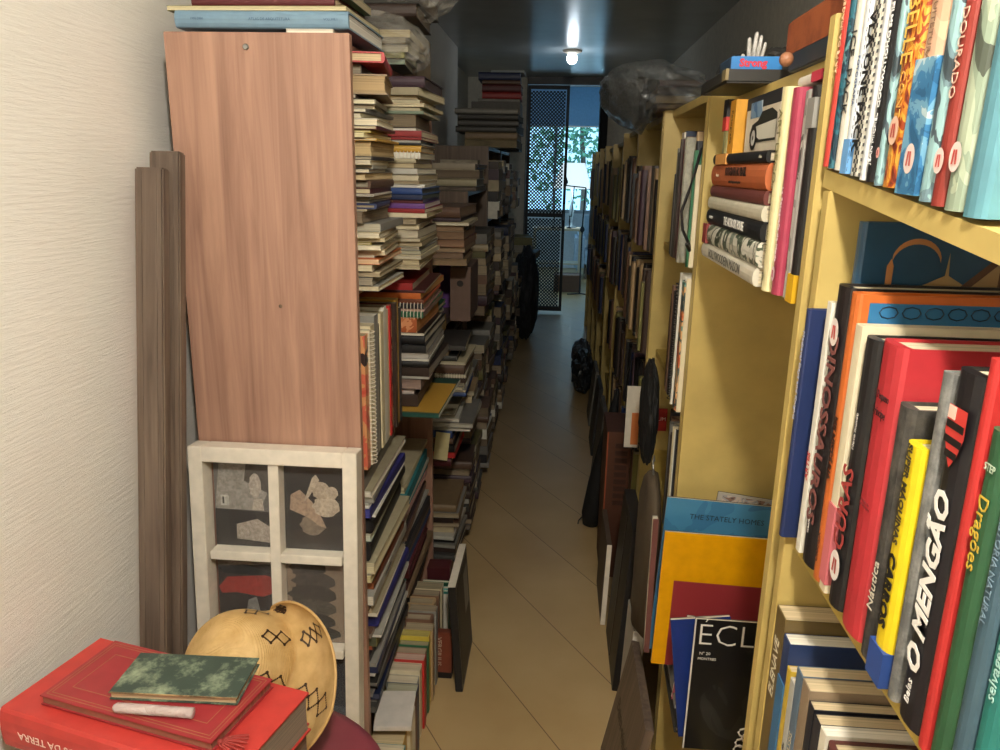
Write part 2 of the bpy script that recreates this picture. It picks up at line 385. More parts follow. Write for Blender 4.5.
# nearest right: low yellow case whose sagging top carries the upper row
r = empty('bookcase', (.48, .5, 0)); tag(r, 'yellow bookcase nearest the viewer with sagging top board of tall spines', 'bookcase', 'yellow bookcases along the right side')
def zs(Y): return 1.508 + (Y-.94)*.115
for a, b_ in ((.905, .925), (.06, .08)): board('side_panel', -.18, .18, a-.5, b_-.5, 0, zs((a+b_)/2)-.022, M_YELLOW, r)
for z in (.04, .68, 1.065): board('shelf', -.168, .175, .08-.5, .905-.5, z-.02, z, M_YELLOW_IN, r)
bm = BM(); Mt = Matrix.Translation((0, .44, zs(.94))) @ Matrix.Rotation(math.atan(.115), 4, 'X')
box(bm, -.176, .18, -.9, 0, -.021, -.001, M=Mt); obj('top_board', bm, M_YELLOW, r)
board('back_panel', .172, .178, .08-.5, .905-.5, .02, 1.38, M_YELLOW_IN, r)

# ------------------------------------------------------------------ right, upper row on the sagging top
def circ(c1, c2, z, rad=.011, kind='disc'):
    def f(root, T, H, D):
        bm = BM(); n = 24; bm.faces.new([bm.verts.new((-.0016, min(rad, T*.42)*math.cos(2*PI*i/n), z+min(rad, T*.42)*1.25*math.sin(2*PI*i/n))) for i in range(n)])
        obj('publisher_emblem', bm, ink(c1), root)
        bm = BM(); q = min(rad, T*.42)*.6
        for j in (-1, 1): poly(bm, [(-.0021, j*q*.75, z-q), (-.0021, j*q*.25, z-q), (-.0021, j*q*.05, z+q), (-.0021, j*q*.55, z+q)])
        obj('emblem_mark', bm, ink(c2), root)
    return f
def band(c, z0, z1, name='spine_band'):
    def f(root, T, H, D): obj(name, box(BM(), -.0012, .02, -T/2-.0004, T/2+.0004, z0, z1), ink(c), root)
    return f
def both(*fs):
    def f(*a):
        for q in fs: q(*a)
    return f
def checker(root, T, H, D):
    bm = BM(); w = .0042; n = int(H/w)
    for i in range(n):
        for j in range(3):
            if (i+j) % 2: poly(bm, [(-.0014, -T/2+.0005+j*w, i*w), (-.0014, -T/2+.0005+(j+1)*w, i*w), (-.0014, -T/2+.0005+(j+1)*w, (i+1)*w), (-.0014, -T/2+.0005+j*w, (i+1)*w)])
        if i % 2: poly(bm, [(-.0014, T/2-.002, i*w), (-.0014, T/2-.0003, i*w), (-.0014, T/2-.0003, (i+1)*w), (-.0014, T/2-.002, (i+1)*w)])
    obj('checkered_border', bm, ink('#15151a'), root)
def stripes(c, n=40, y0=-.5, y1=.5):
    def f(root, T, H, D):
        bm = BM()
        for i in range(n):
            z = (i+.5)*H/n; poly(bm, [(-.0013, y0*T, z), (-.0013, y1*T, z), (-.0013, y1*T, z+H/n*.45), (-.0013, y0*T, z+H/n*.45)])
        obj('printed_stripes', bm, ink(c), root)
    return f
A_GOLD = art(['#6c2c1c', '#963c22', '#c87c2c', '#d8a040', '#9c4424', '#7c3018'], 60, stretch=(1, 1, .6))
A_SKY = art(['#c9a386', '#d8b898', '#cfa78c', '#9aa4b4'], 9)
A_STONE = art(['#39454b', '#6c8790', '#8fb3b6', '#44525a', '#a9c4c0'], 26, stretch=(1, 1, .5))
A_STONE2 = art(['#4c5348', '#8b9a86', '#a9b49c', '#5a5f55'], 24, stretch=(1, 1, .5))
A_TEAL = art(['#1f4a5a', '#2c6474', '#173646', '#5a8a92'], 30)
A_RED = art(['#b93a34', '#c9443c', '#c04a3c'], 12)
def landscape(root, T, H, D):
    obj('painted_sea_band', box(BM(), -.0012, .03, -T/2-.0004, T/2+.0004, 0, H*.33), art(['#2e5f86', '#3b74a0', '#6fa0bc', '#b9cdd2'], 30), root)
    circ('#e0cfc8', '#c25a50', .03, .010)(root, T, H, D)
zt = zs
up = [ # far -> near; first at Y ~ .94
 (22, 'navy', 0, 'h', dict(H=.30, label='tall dark art book with crimson spine at far end of top row', m=A_TEAL, x=None, t=[])),
]
spec = [(16, A_RED, .31, 'coral red hardcover with pale lettering, farthest of the tall upper row', [('ARTE DA IMAGEM', .010, '#f0c8a0', .45, 'up')], None, '#d8cbae'),
 (14, A_TEAL, .31, 'dark teal illustrated hardcover beside the coral one, upper row', [], None, '#d8cbae'),
 (27, 'white', .33, 'white hardcover with black capitals ICF PACK, upper row', [('ICF  PACK', .022, '#222428', .30, 'down', dict(narrow=.85))], None, 0),
 (17, '#dfe6ee', .33, 'pale blue-white hardcover with small blue lettering and blue foot', [('FOTOGRAFIA', .008, '#5a6c8c', .28, 'down')], band('#6ba2d8', 0, .035), 0),
 (30, 'white', .335, 'white ring-bound book with black checkered edge reading ONE PACK', [('VLA ONE PACK', .020, '#101014', .27, 'down', dict(bold=.0006, narrow=.95, dy=.004))], checker, 0),
 (11, '#d9dadb', .33, 'narrow white book with grey striped spine, upper row', [], stripes('#54565a', 46, -.1, .35), 0),
 (22, '#16171a', .335, 'black hardcover with white lettering about Hollywood films', [('GRANDS FILMS D\'HOLLYWOOD', .009, '#f0f0f0', .40, 'down', dict(bold=.0003)), ('JEAN MICHEL', .008, '#f0f0f0', .12, 'up')], None, 0),
 (10, A_STONE, .33, 'thin blue-grey patterned book between black and gold volumes', [], circ('#e8b0a8', '#a04040', .03, .004), 0),
 (40, A_GOLD, .335, 'thick ornate red and gold patterned hardcover, upper row', [('BELLE', .032, '#f0c25a', .40, 'down', dict(narrow=.7)), ('CONTES', .014, '#d8a050', .22, 'down')], circ('#e0b8a0', '#b04840', .05, .010), 0),
 (38, A_SKY, .335, 'thick beige hardcover with blue painted sea along its foot', [('ARQUITETURA', .010, '#8a6a54', .42, 'down')], landscape, 0),
 (20, A_STONE, .335, 'grey-blue carved-relief patterned hardcover, upper row right', [], None, 0),
 (19, '#8a342c', .335, 'brick red hardcover with pale title, upper row right', [('DOURADO', .013, '#d9b4a0', .34, 'down')], circ('#e8cfc8', '#c25048', .035, .009), 0),
 (26, A_STONE2, .335, 'sage green relief-patterned hardcover with round pale emblem', [], circ('#e8cfc8', '#c25048', .04, .009), 0),
 (30, '#5c8f9c', .33, 'teal grey hardcover at right edge of the upper row', [], None, 0)]
Y = .942
for T, c, H_, lab, tx, ex, lean in spec:
    T /= 1000; Yc_ = Y - T/2
    o = book(stand('R', .300, Yc_, zs(Yc_)+.0015+T*.06, math.atan(.115)*.3), T, H_, .24, c if isinstance(c, bpy.types.Material) else (COLORS.get(c, c)), lab, 'tall books along the upper right row', '#cfc3a6', True, False, tx, extra=ex)
    Y -= T + .0028

# ------------------------------------------------------------------ right, middle row
def castle(root, T, H, D):
    """picture on the near cover of the tall blue book: an arch, a spired house and a gabled house"""
    y = -T/2 - .0006
    def q(pts, c, n): 
        bm = BM(); bm.faces.new([bm.verts.new((p[0], y-n*.0002, p[1])) for p in pts]); return bm
    bm = BM(); pts = []
    for i in range(13):
        a = PI*.08 + PI*.86*i/12; pts.append((.060-.026*math.cos(a), H-.040+.024*math.sin(a)))
    for a, c in zip(pts, pts[1:]): poly(bm, [(a[0], y, a[1]), (c[0], y, c[1]), (c[0], y, c[1]-.006), (a[0], y, a[1]-.006)])
    poly(bm, [(.030, y, H-.10), (.037, y, H-.10), (.037, y, H-.046), (.034, y, H-.038), (.030, y, H-.046)])
    obj('printed_arch', bm, ink('#b97f4c'), root)
    bm = BM(); poly(bm, [(.07, y, H-.10), (.115, y, H-.10), (.115, y, H-.066), (.096, y, H-.055), (.094, y, H-.03), (.092, y, H-.055), (.07, y, H-.066)])
    poly(bm, [(.112, y-.0003, H-.11), (.20, y-.0003, H-.11), (.20, y-.0003, H-.06), (.155, y-.0003, H-.028), (.112, y-.0003, H-.066)])
    obj('printed_houses', bm, ink('#a78a5c'), root)
    bm = BM(); poly(bm, [(.108, y-.0006, H-.068), (.156, y-.0006, H-.022), (.204, y-.0006, H-.058), (.204, y-.0006, H-.066), (.156, y-.0006, H-.032), (.113, y-.0006, H-.074)])
    box(bm, .148, .160, y-.0007, y-.0006, H-.075, H-.05); obj('printed_roof_line', bm, ink('#5c3c28'), root)
def bluecover(root, T, H, D):
    y = -T/2 - .0006; bm = BM()
    poly(bm, [(.012, y, .01), (D-.004, y, .01), (D-.004, y, H-.008), (.012, y, H-.008)]); obj('cover_picture', bm, ink('#2d6f9e'), root)
    bm = BM()
    for i in range(9):
        x = .02+i*.022; tube(bm, [(x+.011+.009*math.cos(a), y-.0006, H-.017+.006*math.sin(a)) for a in [j*PI/4 for j in range(9)]], .0006, 4)
    obj('printed_scrollwork', bm, ink('#162a3c'), root)
    X, Yv = Vector((1, 0, 0)), Vector((0, 0, 1)); R = Matrix((X, Yv, X.cross(Yv))).transposed().to_4x4()
    put_text('cover_lettering', 'Out of the', .016, '#d8a868', root, Matrix.Translation((.17, y-.0008, H-.034)) @ R)
def shield(root, T, H, D):
    bm = BM(); z = H-.048; w = .013; h = .026
    pts = [(-w, h*.8), (w, h*.8), (w*1.05, 0), (w*.6, -h*.6), (0, -h), (-w*.6, -h*.6), (-w*1.05, 0)]
    bm.faces.new([bm.verts.new((-.0014, p[0], z+p[1])) for p in pts]); obj('red_crest', bm, ink('#c83a34'), root)
    bm = BM()
    for k in (.35, -.1, -.5):
        ww = w*(1.0 if k > -.3 else .7); poly(bm, [(-.0019, -ww*.95, z+h*k), (-.0019, ww*.95, z+h*k), (-.0019, ww*.95, z+h*(k-.22)), (-.0019, -ww*.95, z+h*(k-.22))])
    obj('crest_stripes', bm, ink('#15120f'), root)
    bm = BM(); box(bm, -.0020, -.0016, .002, w*.95, z+h*.4, z+h*.78); obj('crest_corner', bm, ink('#e8c8b8'), root)
GM = 'books on the middle right shelf'
def mid(Yc_, T, H_, c, lab, tx=(), ex=None, x=.30, D=.24, hard=True, page='#cfc3a6', lean=0, z=1.0665):
    return book(stand('R', x, Yc_, z, lean), T, H_, D, COLORS.get(c, c) if isinstance(c, str) else c, lab, GM, page, hard, False, tx, extra=ex)
mid(.897, .012, .285, 'navy', 'slim navy hardcover titled Medieval Days and Knights', [('Medieval Days and Knights', .010, '#b8bcd0', .72, 'down')], x=.290)
mid(.876, .020, .386, '#1f4866', 'tall blue picture book showing houses and an arch, above the dinosaur book', (), castle, x=.328, D=.30)
mid(.858, .013, .30, 'white', 'thin white paperback with red lettering beside the dinosaur book', [('ARTES', .012, '#b8322c', .36, 'up')], hard=False)
mid(.829, .040, .322, '#1c1718', 'thick black hardcover titled DINOSSAUROS with round emblem', [('DINOSSAUROS', .034, '#84504a', .50, 'down', dict(bold=.0008, narrow=.95)), ('Paul Barrett', .007, '#d8d0c8', .17, 'down')], circ('#ece0d8', '#d05048', .272, .012))
mid(.793, .024, .320, '#c8692f', 'orange hardcover HISTÓRIA with blue ornamental front cover', [('ME HISTÓRIA', .012, '#3a1c10', .48, 'down', dict(bold=.0005)), ('CIRANDA', .008, '#3a1c10', .12, 'up')], bluecover, D=.25)
mid(.769, .017, .292, 'ivory', 'cream paperback with pink spine foot beside the orange book', [('Aventuras', .009, '#b05060', .2, 'up')], band('#cf6f74', .01, .10), hard=False)
mid(.740, .032, .285, '#1a191a', 'black hardcover with red title and white circle near its foot', [('CURAS', .036, '#a8403c', .38, 'up', dict(narrow=.8, bold=.0006)), ('Novo mundo', .007, '#c8c0b8', .67, 'up')], circ('#efe6e0', '#b04840', .045, .013))
mid(.694, .048, .290, '#b53238', 'thick red hardcover titled O Pequeno Príncipe', [('O Pequeno', .0105, '#2a1414', .83, 'h', dict(narrow=.68)), ('Príncipe', .0115, '#2a1414', .775, 'h', dict(narrow=.72)), ('Antoine de', .004, '#7c2024', .47, 'h'), ('Saint-Exupéry', .004, '#7c2024', .455, 'h')], D=.235)
mid(.651, .028, .245, worn('#2c2a28', '#57534c'), 'ragged dark grey hardcover titled Náutica with frayed spine', [('Náutica', .016, '#cfc6b4', .30, 'up')])
mid(.617, .028, .222, '#e0c41e', 'yellow hardcover SUPER MÁQUINAS CARROS with blue foot', [('SUPER MÁQUINAS', .011, '#3c3420', .80, 'down', dict(bold=.0003)), ('CARROS', .018, '#15130f', .40, 'down', dict(bold=.0008)), ('Ciranda', .007, '#f0f0f0', .06, 'down')], band('#2d4a8c', 0, .034), x=.296)
mid(.592, .014, .290, worn('#5f605e', '#8c8b86'), 'grey worn clothbound book left of the black Mengão book', ())
mid(.562, .038, .298, '#19171a', 'black hardcover titled O MENGÃO with striped red crest', [('O MENGÃO', .029, '#f2efe9', .42, 'up', dict(bold=.001, shear=.15)), ('Belas', .011, '#e8e4de', .10, 'up')], shield)
mid(.533, .012, .315, '#b8302e', 'tall thin red hardcover right of the black Mengão book', ())
mid(.512, .024, .270, '#2f5a3c', 'green hardcover titled Dragões', [('STEP', .008, '#b8c8b0', .90, 'h', dict(narrow=.8)), ('Dragões', .017, '#c9a83c', .72, 'down')])
mid(.487, .020, .300, '#45606e', 'blue-grey hardcover between green books at right edge', [('HISTÓRIA NATURAL', .009, '#7890a0', .6, 'down')])
mid(.462, .024, .290, '#2c7c74', 'teal hardcover at the right edge of the middle shelf', [('selvagens', .013, '#a8d0c8', .42, 'up')])
mid(.432, .030, .30, '#3a3c58', 'dark violet hardcover nearest the viewer on the middle shelf', ())

# ------------------------------------------------------------------ right, lower row
GL = 'books on the lower right shelf'
def low(Yc_, T, H_, c, lab, tx=(), ex=None, x=.30, D=.2, hard=True, page='#cbb894', lean=0):
    return book(stand('R', x, Yc_, .6815, lean), T, H_, D, COLORS.get(c, c) if isinstance(c, str) else c, lab, GL, page, hard, False, tx, extra=ex)
low(.884, .036, .285, '#6c5a34', 'olive brown paperback with pale script title, far end of lower shelf', [('ELENAVE', .026, '#d8ccb0', .72, 'up', dict(narrow=.8))], circ('#cfc4a4', '#6c5a34', .06), hard=False, D=.15)
low(.852, .024, .268, '#2a3c66', 'navy paperback with frayed white top edge and author name', [('CRISTALVITZ', .014, '#c8cce0', .5, 'up')], band('#3a6c94', 0, .21), hard=False, page='#e6e0d0', D=.22)
low(.832, .013, .240, '#c8a838', 'narrow mustard yellow paperback on the lower shelf', [('BARBÁRIE', .010, '#3a2c14', .4, 'up')], hard=False, D=.10)
low(.816, .015, .235, '#b8b6ae', 'narrow pale grey paperback right of the yellow one', [('O triunfo da razão', .008, '#54504a', .5, 'up')], hard=False, D=.11, page='#e0d8c4')
low(.797, .020, .262, '#5f7386', 'slate blue paperback with pale lettering, lower shelf', [('MACHADO DE ASSIS', .013, '#c0b49a', .45, 'up')], hard=False, D=.2)
low(.773, .024, .262, '#93806a', 'worn tan paperback with peeling spine, lower shelf', [('Romance', .011, '#5c4a38', .5, 'up')], hard=False, D=.21)
low(.751, .016, .252, '#23242c', 'black paperback with brown page block, lower shelf', (), hard=False, D=.21)
low(.731, .018, .250, '#2a2a30', 'second black paperback with pale pages, lower shelf', (), hard=False, D=.22)
low(.711, .016, .252, '#e0dac8', 'white paperback between black and maroon ones, lower shelf', (), hard=False, D=.21, page='#ece6d8')
low(.690, .020, .250, '#5c3430', 'maroon hardcover with brown pages, lower shelf', (), D=.22)
low(.668, .018, .245, '#3a4450', 'dark slate hardcover on the lower shelf', (), D=.22)
low(.646, .020, .240, '#8a7a66', 'worn taupe book with cream pages, lower shelf', (), D=.20)
low(.617, .032, .262, '#cfc6a4', 'thick cream paperback in front on the lower shelf', (), hard=False, D=.23, page='#e2dcc2')
low(.582, .032, .255, '#a89a80', 'thick beige paperback near the viewer on the lower shelf', (), hard=False, D=.23)
low(.548, .030, .250, '#7c4a34', 'rust brown hardcover nearest the viewer on the lower shelf', (), D=.23)

# ------------------------------------------------------------------ first yellow bay: stacked art books
SG = 'art books stacked in the first yellow bay'
z = 1.3405
def fl(T, H_, D, c, lab, Yc_, x, tx=(), hard=True, ex=None, yaw=0, page='#d8cbae'):
    global z
    o = book(flat('R', x, Yc_, z, T, H_, yaw), T, H_, D, COLORS.get(c, c) if isinstance(c, str) else c, lab, SG, page, hard, False, tx, extra=ex)
    z += T + .0006; return o
fl(.028, .42, .27, '#d6cfbc', 'white photo book, bottom of the stack, with big black letters', 1.355, .286, [('HOLLYWOODERN MAISON', .022, '#5a5850', .5, 'up', dict(narrow=.95))])
fl(.036, .42, .27, art(['#cfcabb', '#d9d4c6', '#4a5440', '#c6c0b0', '#7d8474'], 14), 'thick grey-white hardcover with smudged green photograph on its spine', 1.350, .286, (), ex=band('#8c3c38', .0, .035, 'maroon_label'))
fl(.028, .415, .26, '#1b1b1d', 'black hardcover titled THE ARTBOOK HOUSE', 1.345, .288, [('THE ARTBOOK HOUSE', .020, '#e6e2da', .58, 'up', dict(narrow=.72, bold=.0003)), ('TASCHEN', .007, '#e6e2da', .12, 'up')])
fl(.022, .41, .25, '#cbc4ae', 'pale grey-green hardcover with rounded spine in the stack', 1.345, .288)
fl(.020, .40, .25, '#6c3a34', 'maroon leather hardcover in the stack', 1.345, .290)
fl(.038, .40, .25, '#b8643a', 'thick orange-brown hardcover titled FOTOGRAFIA NO BRASIL', 1.345, .289, [('FOTOGRAFIA NO BRASIL', .019, '#2a150c', .52, 'up', dict(narrow=.72, bold=.0006, dy=.006)), ('um olhar das origens ao contemporâneo', .006, '#2a150c', .52, 'up', dict(narrow=.9, bold=.0002, dy=-.010)), ('funarte', .008, '#e0c8a8', .16, 'up')])
fl(.017, .39, .25, '#1d1c1c', 'flat black book with orange label, topmost of the stack', 1.345, .289, [('edition', .006, '#c8c0a8', .92, 'up')], ex=band('#d99a50', .03, .12, 'orange_label'))
ztop = z
# things standing on the stack
def car(root, T, H, D):
    pass
b1 = book(stand('R', .300, 1.515, ztop), .030, .096, .15, '#8f8a5c', 'olive-sided black book with red label on the art stack', SG, extra=both(band('#1c1b1b', .066, .0962, 'black_top_band'), band('#c8382e', .042, .066, 'red_label')))
b2 = book(stand('R', .303, 1.470, ztop), .046, .092, .12, '#d79a2c', 'orange-yellow paperback titled Fotografia standing on the art stack', SG, hard=False, texts=[('Fotografia', .018, '#54380f', .5, 'down', dict(dy=-.002, narrow=.8))])
# a boxed picture book with a car on its cover, cover towards the aisle
r = empty('picture_book', (.315, 1.305, ztop)); tag(r, 'picture book with a classic car on its cover, above the black book', 'book', SG); r.scale = (1, 1, .88)
obj('cover', bbox(0, .03, -.105, .105, 0, .100, .001), paint('#e2d6c0', .4), r)
obj('dark_sky', bbox(-.0006, .0, -.105, .105, .078, .100), ink('#28292c'), r)
obj('blue_field', bbox(-.0008, -.0004, .0, .075, .062, .090), art(['#3f6f9c', '#7c9cb8', '#c8d4dc'], 10), r)
bm = BM(); pts = [(.070, .018), (.074, .034), (.060, .050), (.02, .056), (-.005, .070), (-.07, .072), (-.105, .062), (-.105, .018)]
bm.faces.new([bm.verts.new((-.0012, p[0]*.9, p[1])) for p in pts]); obj('car_body_picture', bm, ink('#23251f'), r)
bm = BM(); pts = [(.030, .030), (.03, .046), (-.105, .052), (-.105, .022), (.0, .022)]
bm.faces.new([bm.verts.new((-.0015, p[0]*.9, p[1])) for p in pts]); obj('car_door_picture', bm, ink('#d8d4c4'), r)
for n_, rad, c, dx in (('tyre_picture', .022, '#141414', -.0018), ('wheel_picture', .014, '#c8c6c0', -.0021), ('hub_picture', .004, '#4a4a48', -.0024)):
    bm = BM(); bm.faces.new([bm.verts.new((dx, .038+rad*math.cos(2*PI*i/20), .026+rad*math.sin(2*PI*i/20))) for i in range(20)]); obj(n_, bm, ink(c), r)
# upright books nearer than the stack
VG = 'upright art books in the first yellow bay'
def vb(Yc_, T, H_, c, lab, tx=(), ex=None, x=.300, D=.26, hard=True, z_=1.3405):
    return book(stand('R', x, Yc_, z_), T, H_, D, COLORS.get(c, c) if isinstance(c, str) else c, lab, VG, '#cfc8b8', hard, False, tx, extra=ex)
vb(1.112, .026, .272, '#dfd4a4', 'cream hardcover titled ART DECO between stack and pink book', [('ART DECO', .022, '#8c8558', .72, 'down', dict(narrow=.9)), ('SPONTAN', .007, '#8c8558', .25, 'down')], circ('#6c6a50', '#dfd4a4', .02, .005), x=.293)
vb(1.079, .030, .268, '#a63d54', 'raspberry pink hardcover with white lettering', [('La Fotografía de Moda', .011, '#f0d8dc', .35, 'down')], circ('#f0d8dc', '#bf4660', .028, .008), x=.298)
vb(1.052, .012, .262, art(['#8c8a86', '#b8b4ac', '#5c5a58'], 20), 'grey patterned thin book right of the pink one', (), x=.306)
vb(1.036, .014, .262, '#a8a5a0', 'silver grey book beside the black one in the first bay', (), x=.304)
vb(1.012, .026, .264, '#1b1a1a', 'black hardcover with grey top and yellow foot, titled foco', [('foco', .018, '#2a2a2a', .86, 'h', dict(narrow=.8))], both(band('#8e8c86', .215, .250, 'grey_title_band'), band('#d8a81c', .0, .036, 'yellow_foot')), x=.302)
o = book(Matrix.Translation((.315, 1.095, 1.6405)) @ Matrix.Rotation(PI/2, 4, 'X'), .012, .10, .2, '#ddd6ca', 'thin white book lying on the upright art books', VG)
o.matrix_world = flat('R', .31, 1.06, 1.6125, .011, .10); obj('red_corner', box(BM(), -.0014, .03, -.006, .006, .06, .10), ink('#c0384a'), o)

# cable hanging from the first post
bm = BM(); tube(bm, [(.30, 1.74, 1.55), (.285, 1.71, 1.50), (.272, 1.69, 1.46), (.262, 1.70, 1.42), (.268, 1.70, 1.38), (.278, 1.66, 1.352), (.272, 1.62, 1.345), (.262, 1.60, 1.36)], .0035, 6)
tag(obj('cable', bm, M_BLACK), 'black cable looped around the yellow post beside the art stack', 'cable')

# ------------------------------------------------------------------ first yellow bay: magazines on the lower shelf
MG = 'magazines and books in the first bay below the empty panel'
def leaf_book(w, h, T, c, lab, loc, rx, ry=0, rz=0, cat='magazine', name='magazine', page='#d9d0bc', ex=None):
    """a book or magazine with its front cover facing the camera (-Y), standing on its lower left corner at loc"""
    r_ = obj(name, bbox(0, w, -.0006, 0, 0, h), c if isinstance(c, bpy.types.Material) else paint(COLORS.get(c, c), .3))
    obj('pages', bbox(.001, w-.001, .0002, T-.0008, .001, h-.001), pages(page), r_)
    obj('back_cover', bbox(0, w, T-.0006, T, 0, h), paint('#4a4642', .4), r_)
    r_.matrix_world = Matrix.Translation(loc) @ Matrix.Rotation(rz, 4, 'Z') @ Matrix.Rotation(rx, 4, 'X') @ Matrix.Rotation(ry, 4, 'Y')
    tag(r_, lab, cat, MG)
    if ex: ex(r_)
    return r_
XR = Matrix((Vector((1, 0, 0)), Vector((0, 0, 1)), Vector((0, -1, 0)))).transposed().to_4x4()
def ctext(r_, s, size, c, x, z, **kw): put_text('cover_lettering', s, size, c, r_, Matrix.Translation((x, -.0013, z)) @ XR, **kw)
# things lying on the shelf floor
pile([(14, 'dark_grey', 0, 'h'), (16, 'black', 0, 'h'), (8, 'grey', '#c8c4bc', ''), (20, 'charcoal', 0, 'h'), (10, 'grey', '#c8c4bc', ''), (16, 'black', 0, 'h'), (6, 'white', 0, '')], .3405, 'flat pile under the yellow cover', 'flat books under the yellow cover', 'flat', 'R', .30, 1.53, .22, .27, 0, .012, .04)
leaf_book(.26, .325, .006, '#b7b0a4', 'white magazine titled ROYAL behind the blue one', (.345, 1.625, .485), -.03, .12, 0, ex=lambda r_: (ctext(r_, 'ROYAL', .040, '#3c2c28', .13, .285, bold=.0008), obj('cover_photo', box(BM(), .01, .25, -.0010, -.0006, .298, .320), art(['#5c4840', '#8c6c5c', '#a0a0a0', '#c8b8a8'], 40), r_)))
leaf_book(.25, .375, .008, art(['#3c7398', '#4580a4', '#3a6c90'], 5), 'blue magazine titled THE STATELY HOMES behind the yellow one', (.246, 1.580, .432), -.04, .05, 0, ex=lambda r_: ctext(r_, 'THE STATELY HOMES', .017, '#20303c', .135, .335))
leaf_book(.012, .325, .02, '#6c4440', 'brown book edge showing left of the yellow magazine', (.232, 1.545, .445), -.04, .0, 0, cat='book', name='book')
leaf_book(.235, .318, .008, '#dd9c08', 'bright yellow magazine with maroon block in the first bay', (.246, 1.520, .436), -.04, .03, 0, ex=lambda r_: obj('maroon_block', box(BM(), .03, .234, -.0011, -.0006, -.012+.012, .205), ink('#8e2c30'), r_))
leaf_book(.018, .20, .01, '#b85a6c', 'pink magazine edge below the yellow magazine', (.285, 1.455, .395), -.03, .1, 0)
leaf_book(.12, .275, .008, '#1d3478', 'tilted dark blue magazine left of the black ÉCLAT one', (.296, 1.400, .345), -.03, -.13, 0)
def eclat(r_):
    ctext(r_, 'ÉCLAT', .068, '#e8e4dc', .105, .262, narrow=1.0, bold=-.0012); ctext(r_, 'N° 20', .009, '#e0dcd4', .024, .222); ctext(r_, 'MONTRES', .008, '#e0dcd4', .029, .210)
    obj('white_spine_edge', bbox(-.0012, .0018, -.0012, .0, 0, .297), ink('#d8d4cc'), r_)
    bm = BM(); n = 18; c1 = [(.11+.085*math.cos(a)*(1+.06*math.sin(3*a)), .10+.075*math.sin(a)) for a in [2*PI*i/n for i in range(n)]]
    bm.faces.new([bm.verts.new((p[0], -.0011, p[1])) for p in c1]); obj('dim_cover_picture', bm, art(['#1c1c1d', '#29292a', '#222224'], 6), r_)
leaf_book(.215, .297, .007, '#19191b', 'black magazine titled ÉCL with thin white capitals', (.300, 1.365, .348), -.03, .012, 0, ex=eclat)
# crochet-edged white lace doily hanging by the post
bm = BM()
for i in range(16):
    tube(bm, [(.345+.006*math.sin(i*1.9)+.009*math.cos(a), 1.12+.004*math.cos(i), .40+i*.013+.008*math.sin(a)) for a in [j*PI/4 for j in range(9)]], .0016, 5)
for i in range(12):
    a = i*2*PI/12; tube(bm, [(.352+.022*math.cos(a+b_), 1.121, .53+.022*math.sin(a+b_)) for b_ in (0, .25, .5)], .002, 5)
tag(obj('lace_trim', bm, paint('#cfc8c0', .8)), 'crocheted white lace trim hanging right of the black magazine', 'lace')

# ================================================================== left side contents
def fit(specs, total):
    k = total*1000/sum(s[0] for s in specs); return [(s[0]*k,)+tuple(s[1:]) for s in specs]
def R(*a): return random.uniform(*a)
DUST = '#b5a787'
WB = 'walnut bookcase'
# near pile, upper compartment (listed top to bottom)
A = [(24, 'red', '#c9b48e', 'h', dict(yaw=.12, dx=.022, H=.24)), (22, 'dark_brown', 0, '', dict(yaw=.05, dx=-.02)), (46, 'tan', '#a9906a', 'hf', dict(yaw=.13, dx=.02, H=.24)), (10, 'dark_brown', 0, '', dict(dx=-.02)),  # thinner dark brown book is added where only shadow lies between volumes
     (11, 'cream', '#d8cfb0', '', dict(yaw=.08)), (10, 'ivory', 0, 'f', dict(yaw=.1)), (9, 'grey', '#cfc8b0', '', {}), (12, 'cream', '#ddd5ba', 'f', {}), (16, 'white', '#d9cdb0', 'f', dict(dx=.012)), (8, 'maroon', 0, '', dict(dx=.014)), (7, 'yellow', '#cfc28e', ''),
     (12, 'cream', '#d9cda2', 'f'), (6, 'mustard', 0, '', dict(dx=.016)), (36, 'beige', '#b59d72', 'f', dict(dx=.004)), (8, 'dark_brown'), (11, 'cream', 0, 'f'), (9, 'white'), (9, 'grey', 0, 'f'), (17, 'tan', '#c4ad84', 'f'),
     (20, 'brown', 0, 'h'), (12, 'maroon', 0, ''), (5, 'white'), (11, 'black', 0, 'f'), (5, 'white'), (13, 'navy', 0, 'h'), (5, 'ivory'), (30, 'dark_brown', '#7c6c58', 'f'), 
     (20, 'grey', '#a8a08c', '', dict(dx=.02)), (13, 'cream', 0, 'f', dict(dx=.014)), (11, 'beige', 0, 'f', dict(dx=.02)), (6, 'yellow', 0, ''), (12, 'ivory', 0, 'f', dict(dx=.014)), (15, 'tan', '#bdb094', 'f', dict(dx=.02)), (5, 'white'),
     (14, 'orange', '#c8a684', 'f', dict(dx=.018)), (18, 'dark_brown', 0, 'f'), (13, 'cream', 0, 'f', dict(dx=.02)), (22, 'charcoal', 0, 'f'), (13, 'white', 0, 'f', dict(dx=.02, yaw=-.06))]
A = [a if len(a) > 4 else a + (('',)*(0) if False else ()) for a in A]
pile(fit(A[::-1], .443), 1.247, 'near pile above the upright books', 'books in the near pile of the walnut bookcase', 'flat', 'L', -.385, 1.695, .235, .16, .03, .012, .06)
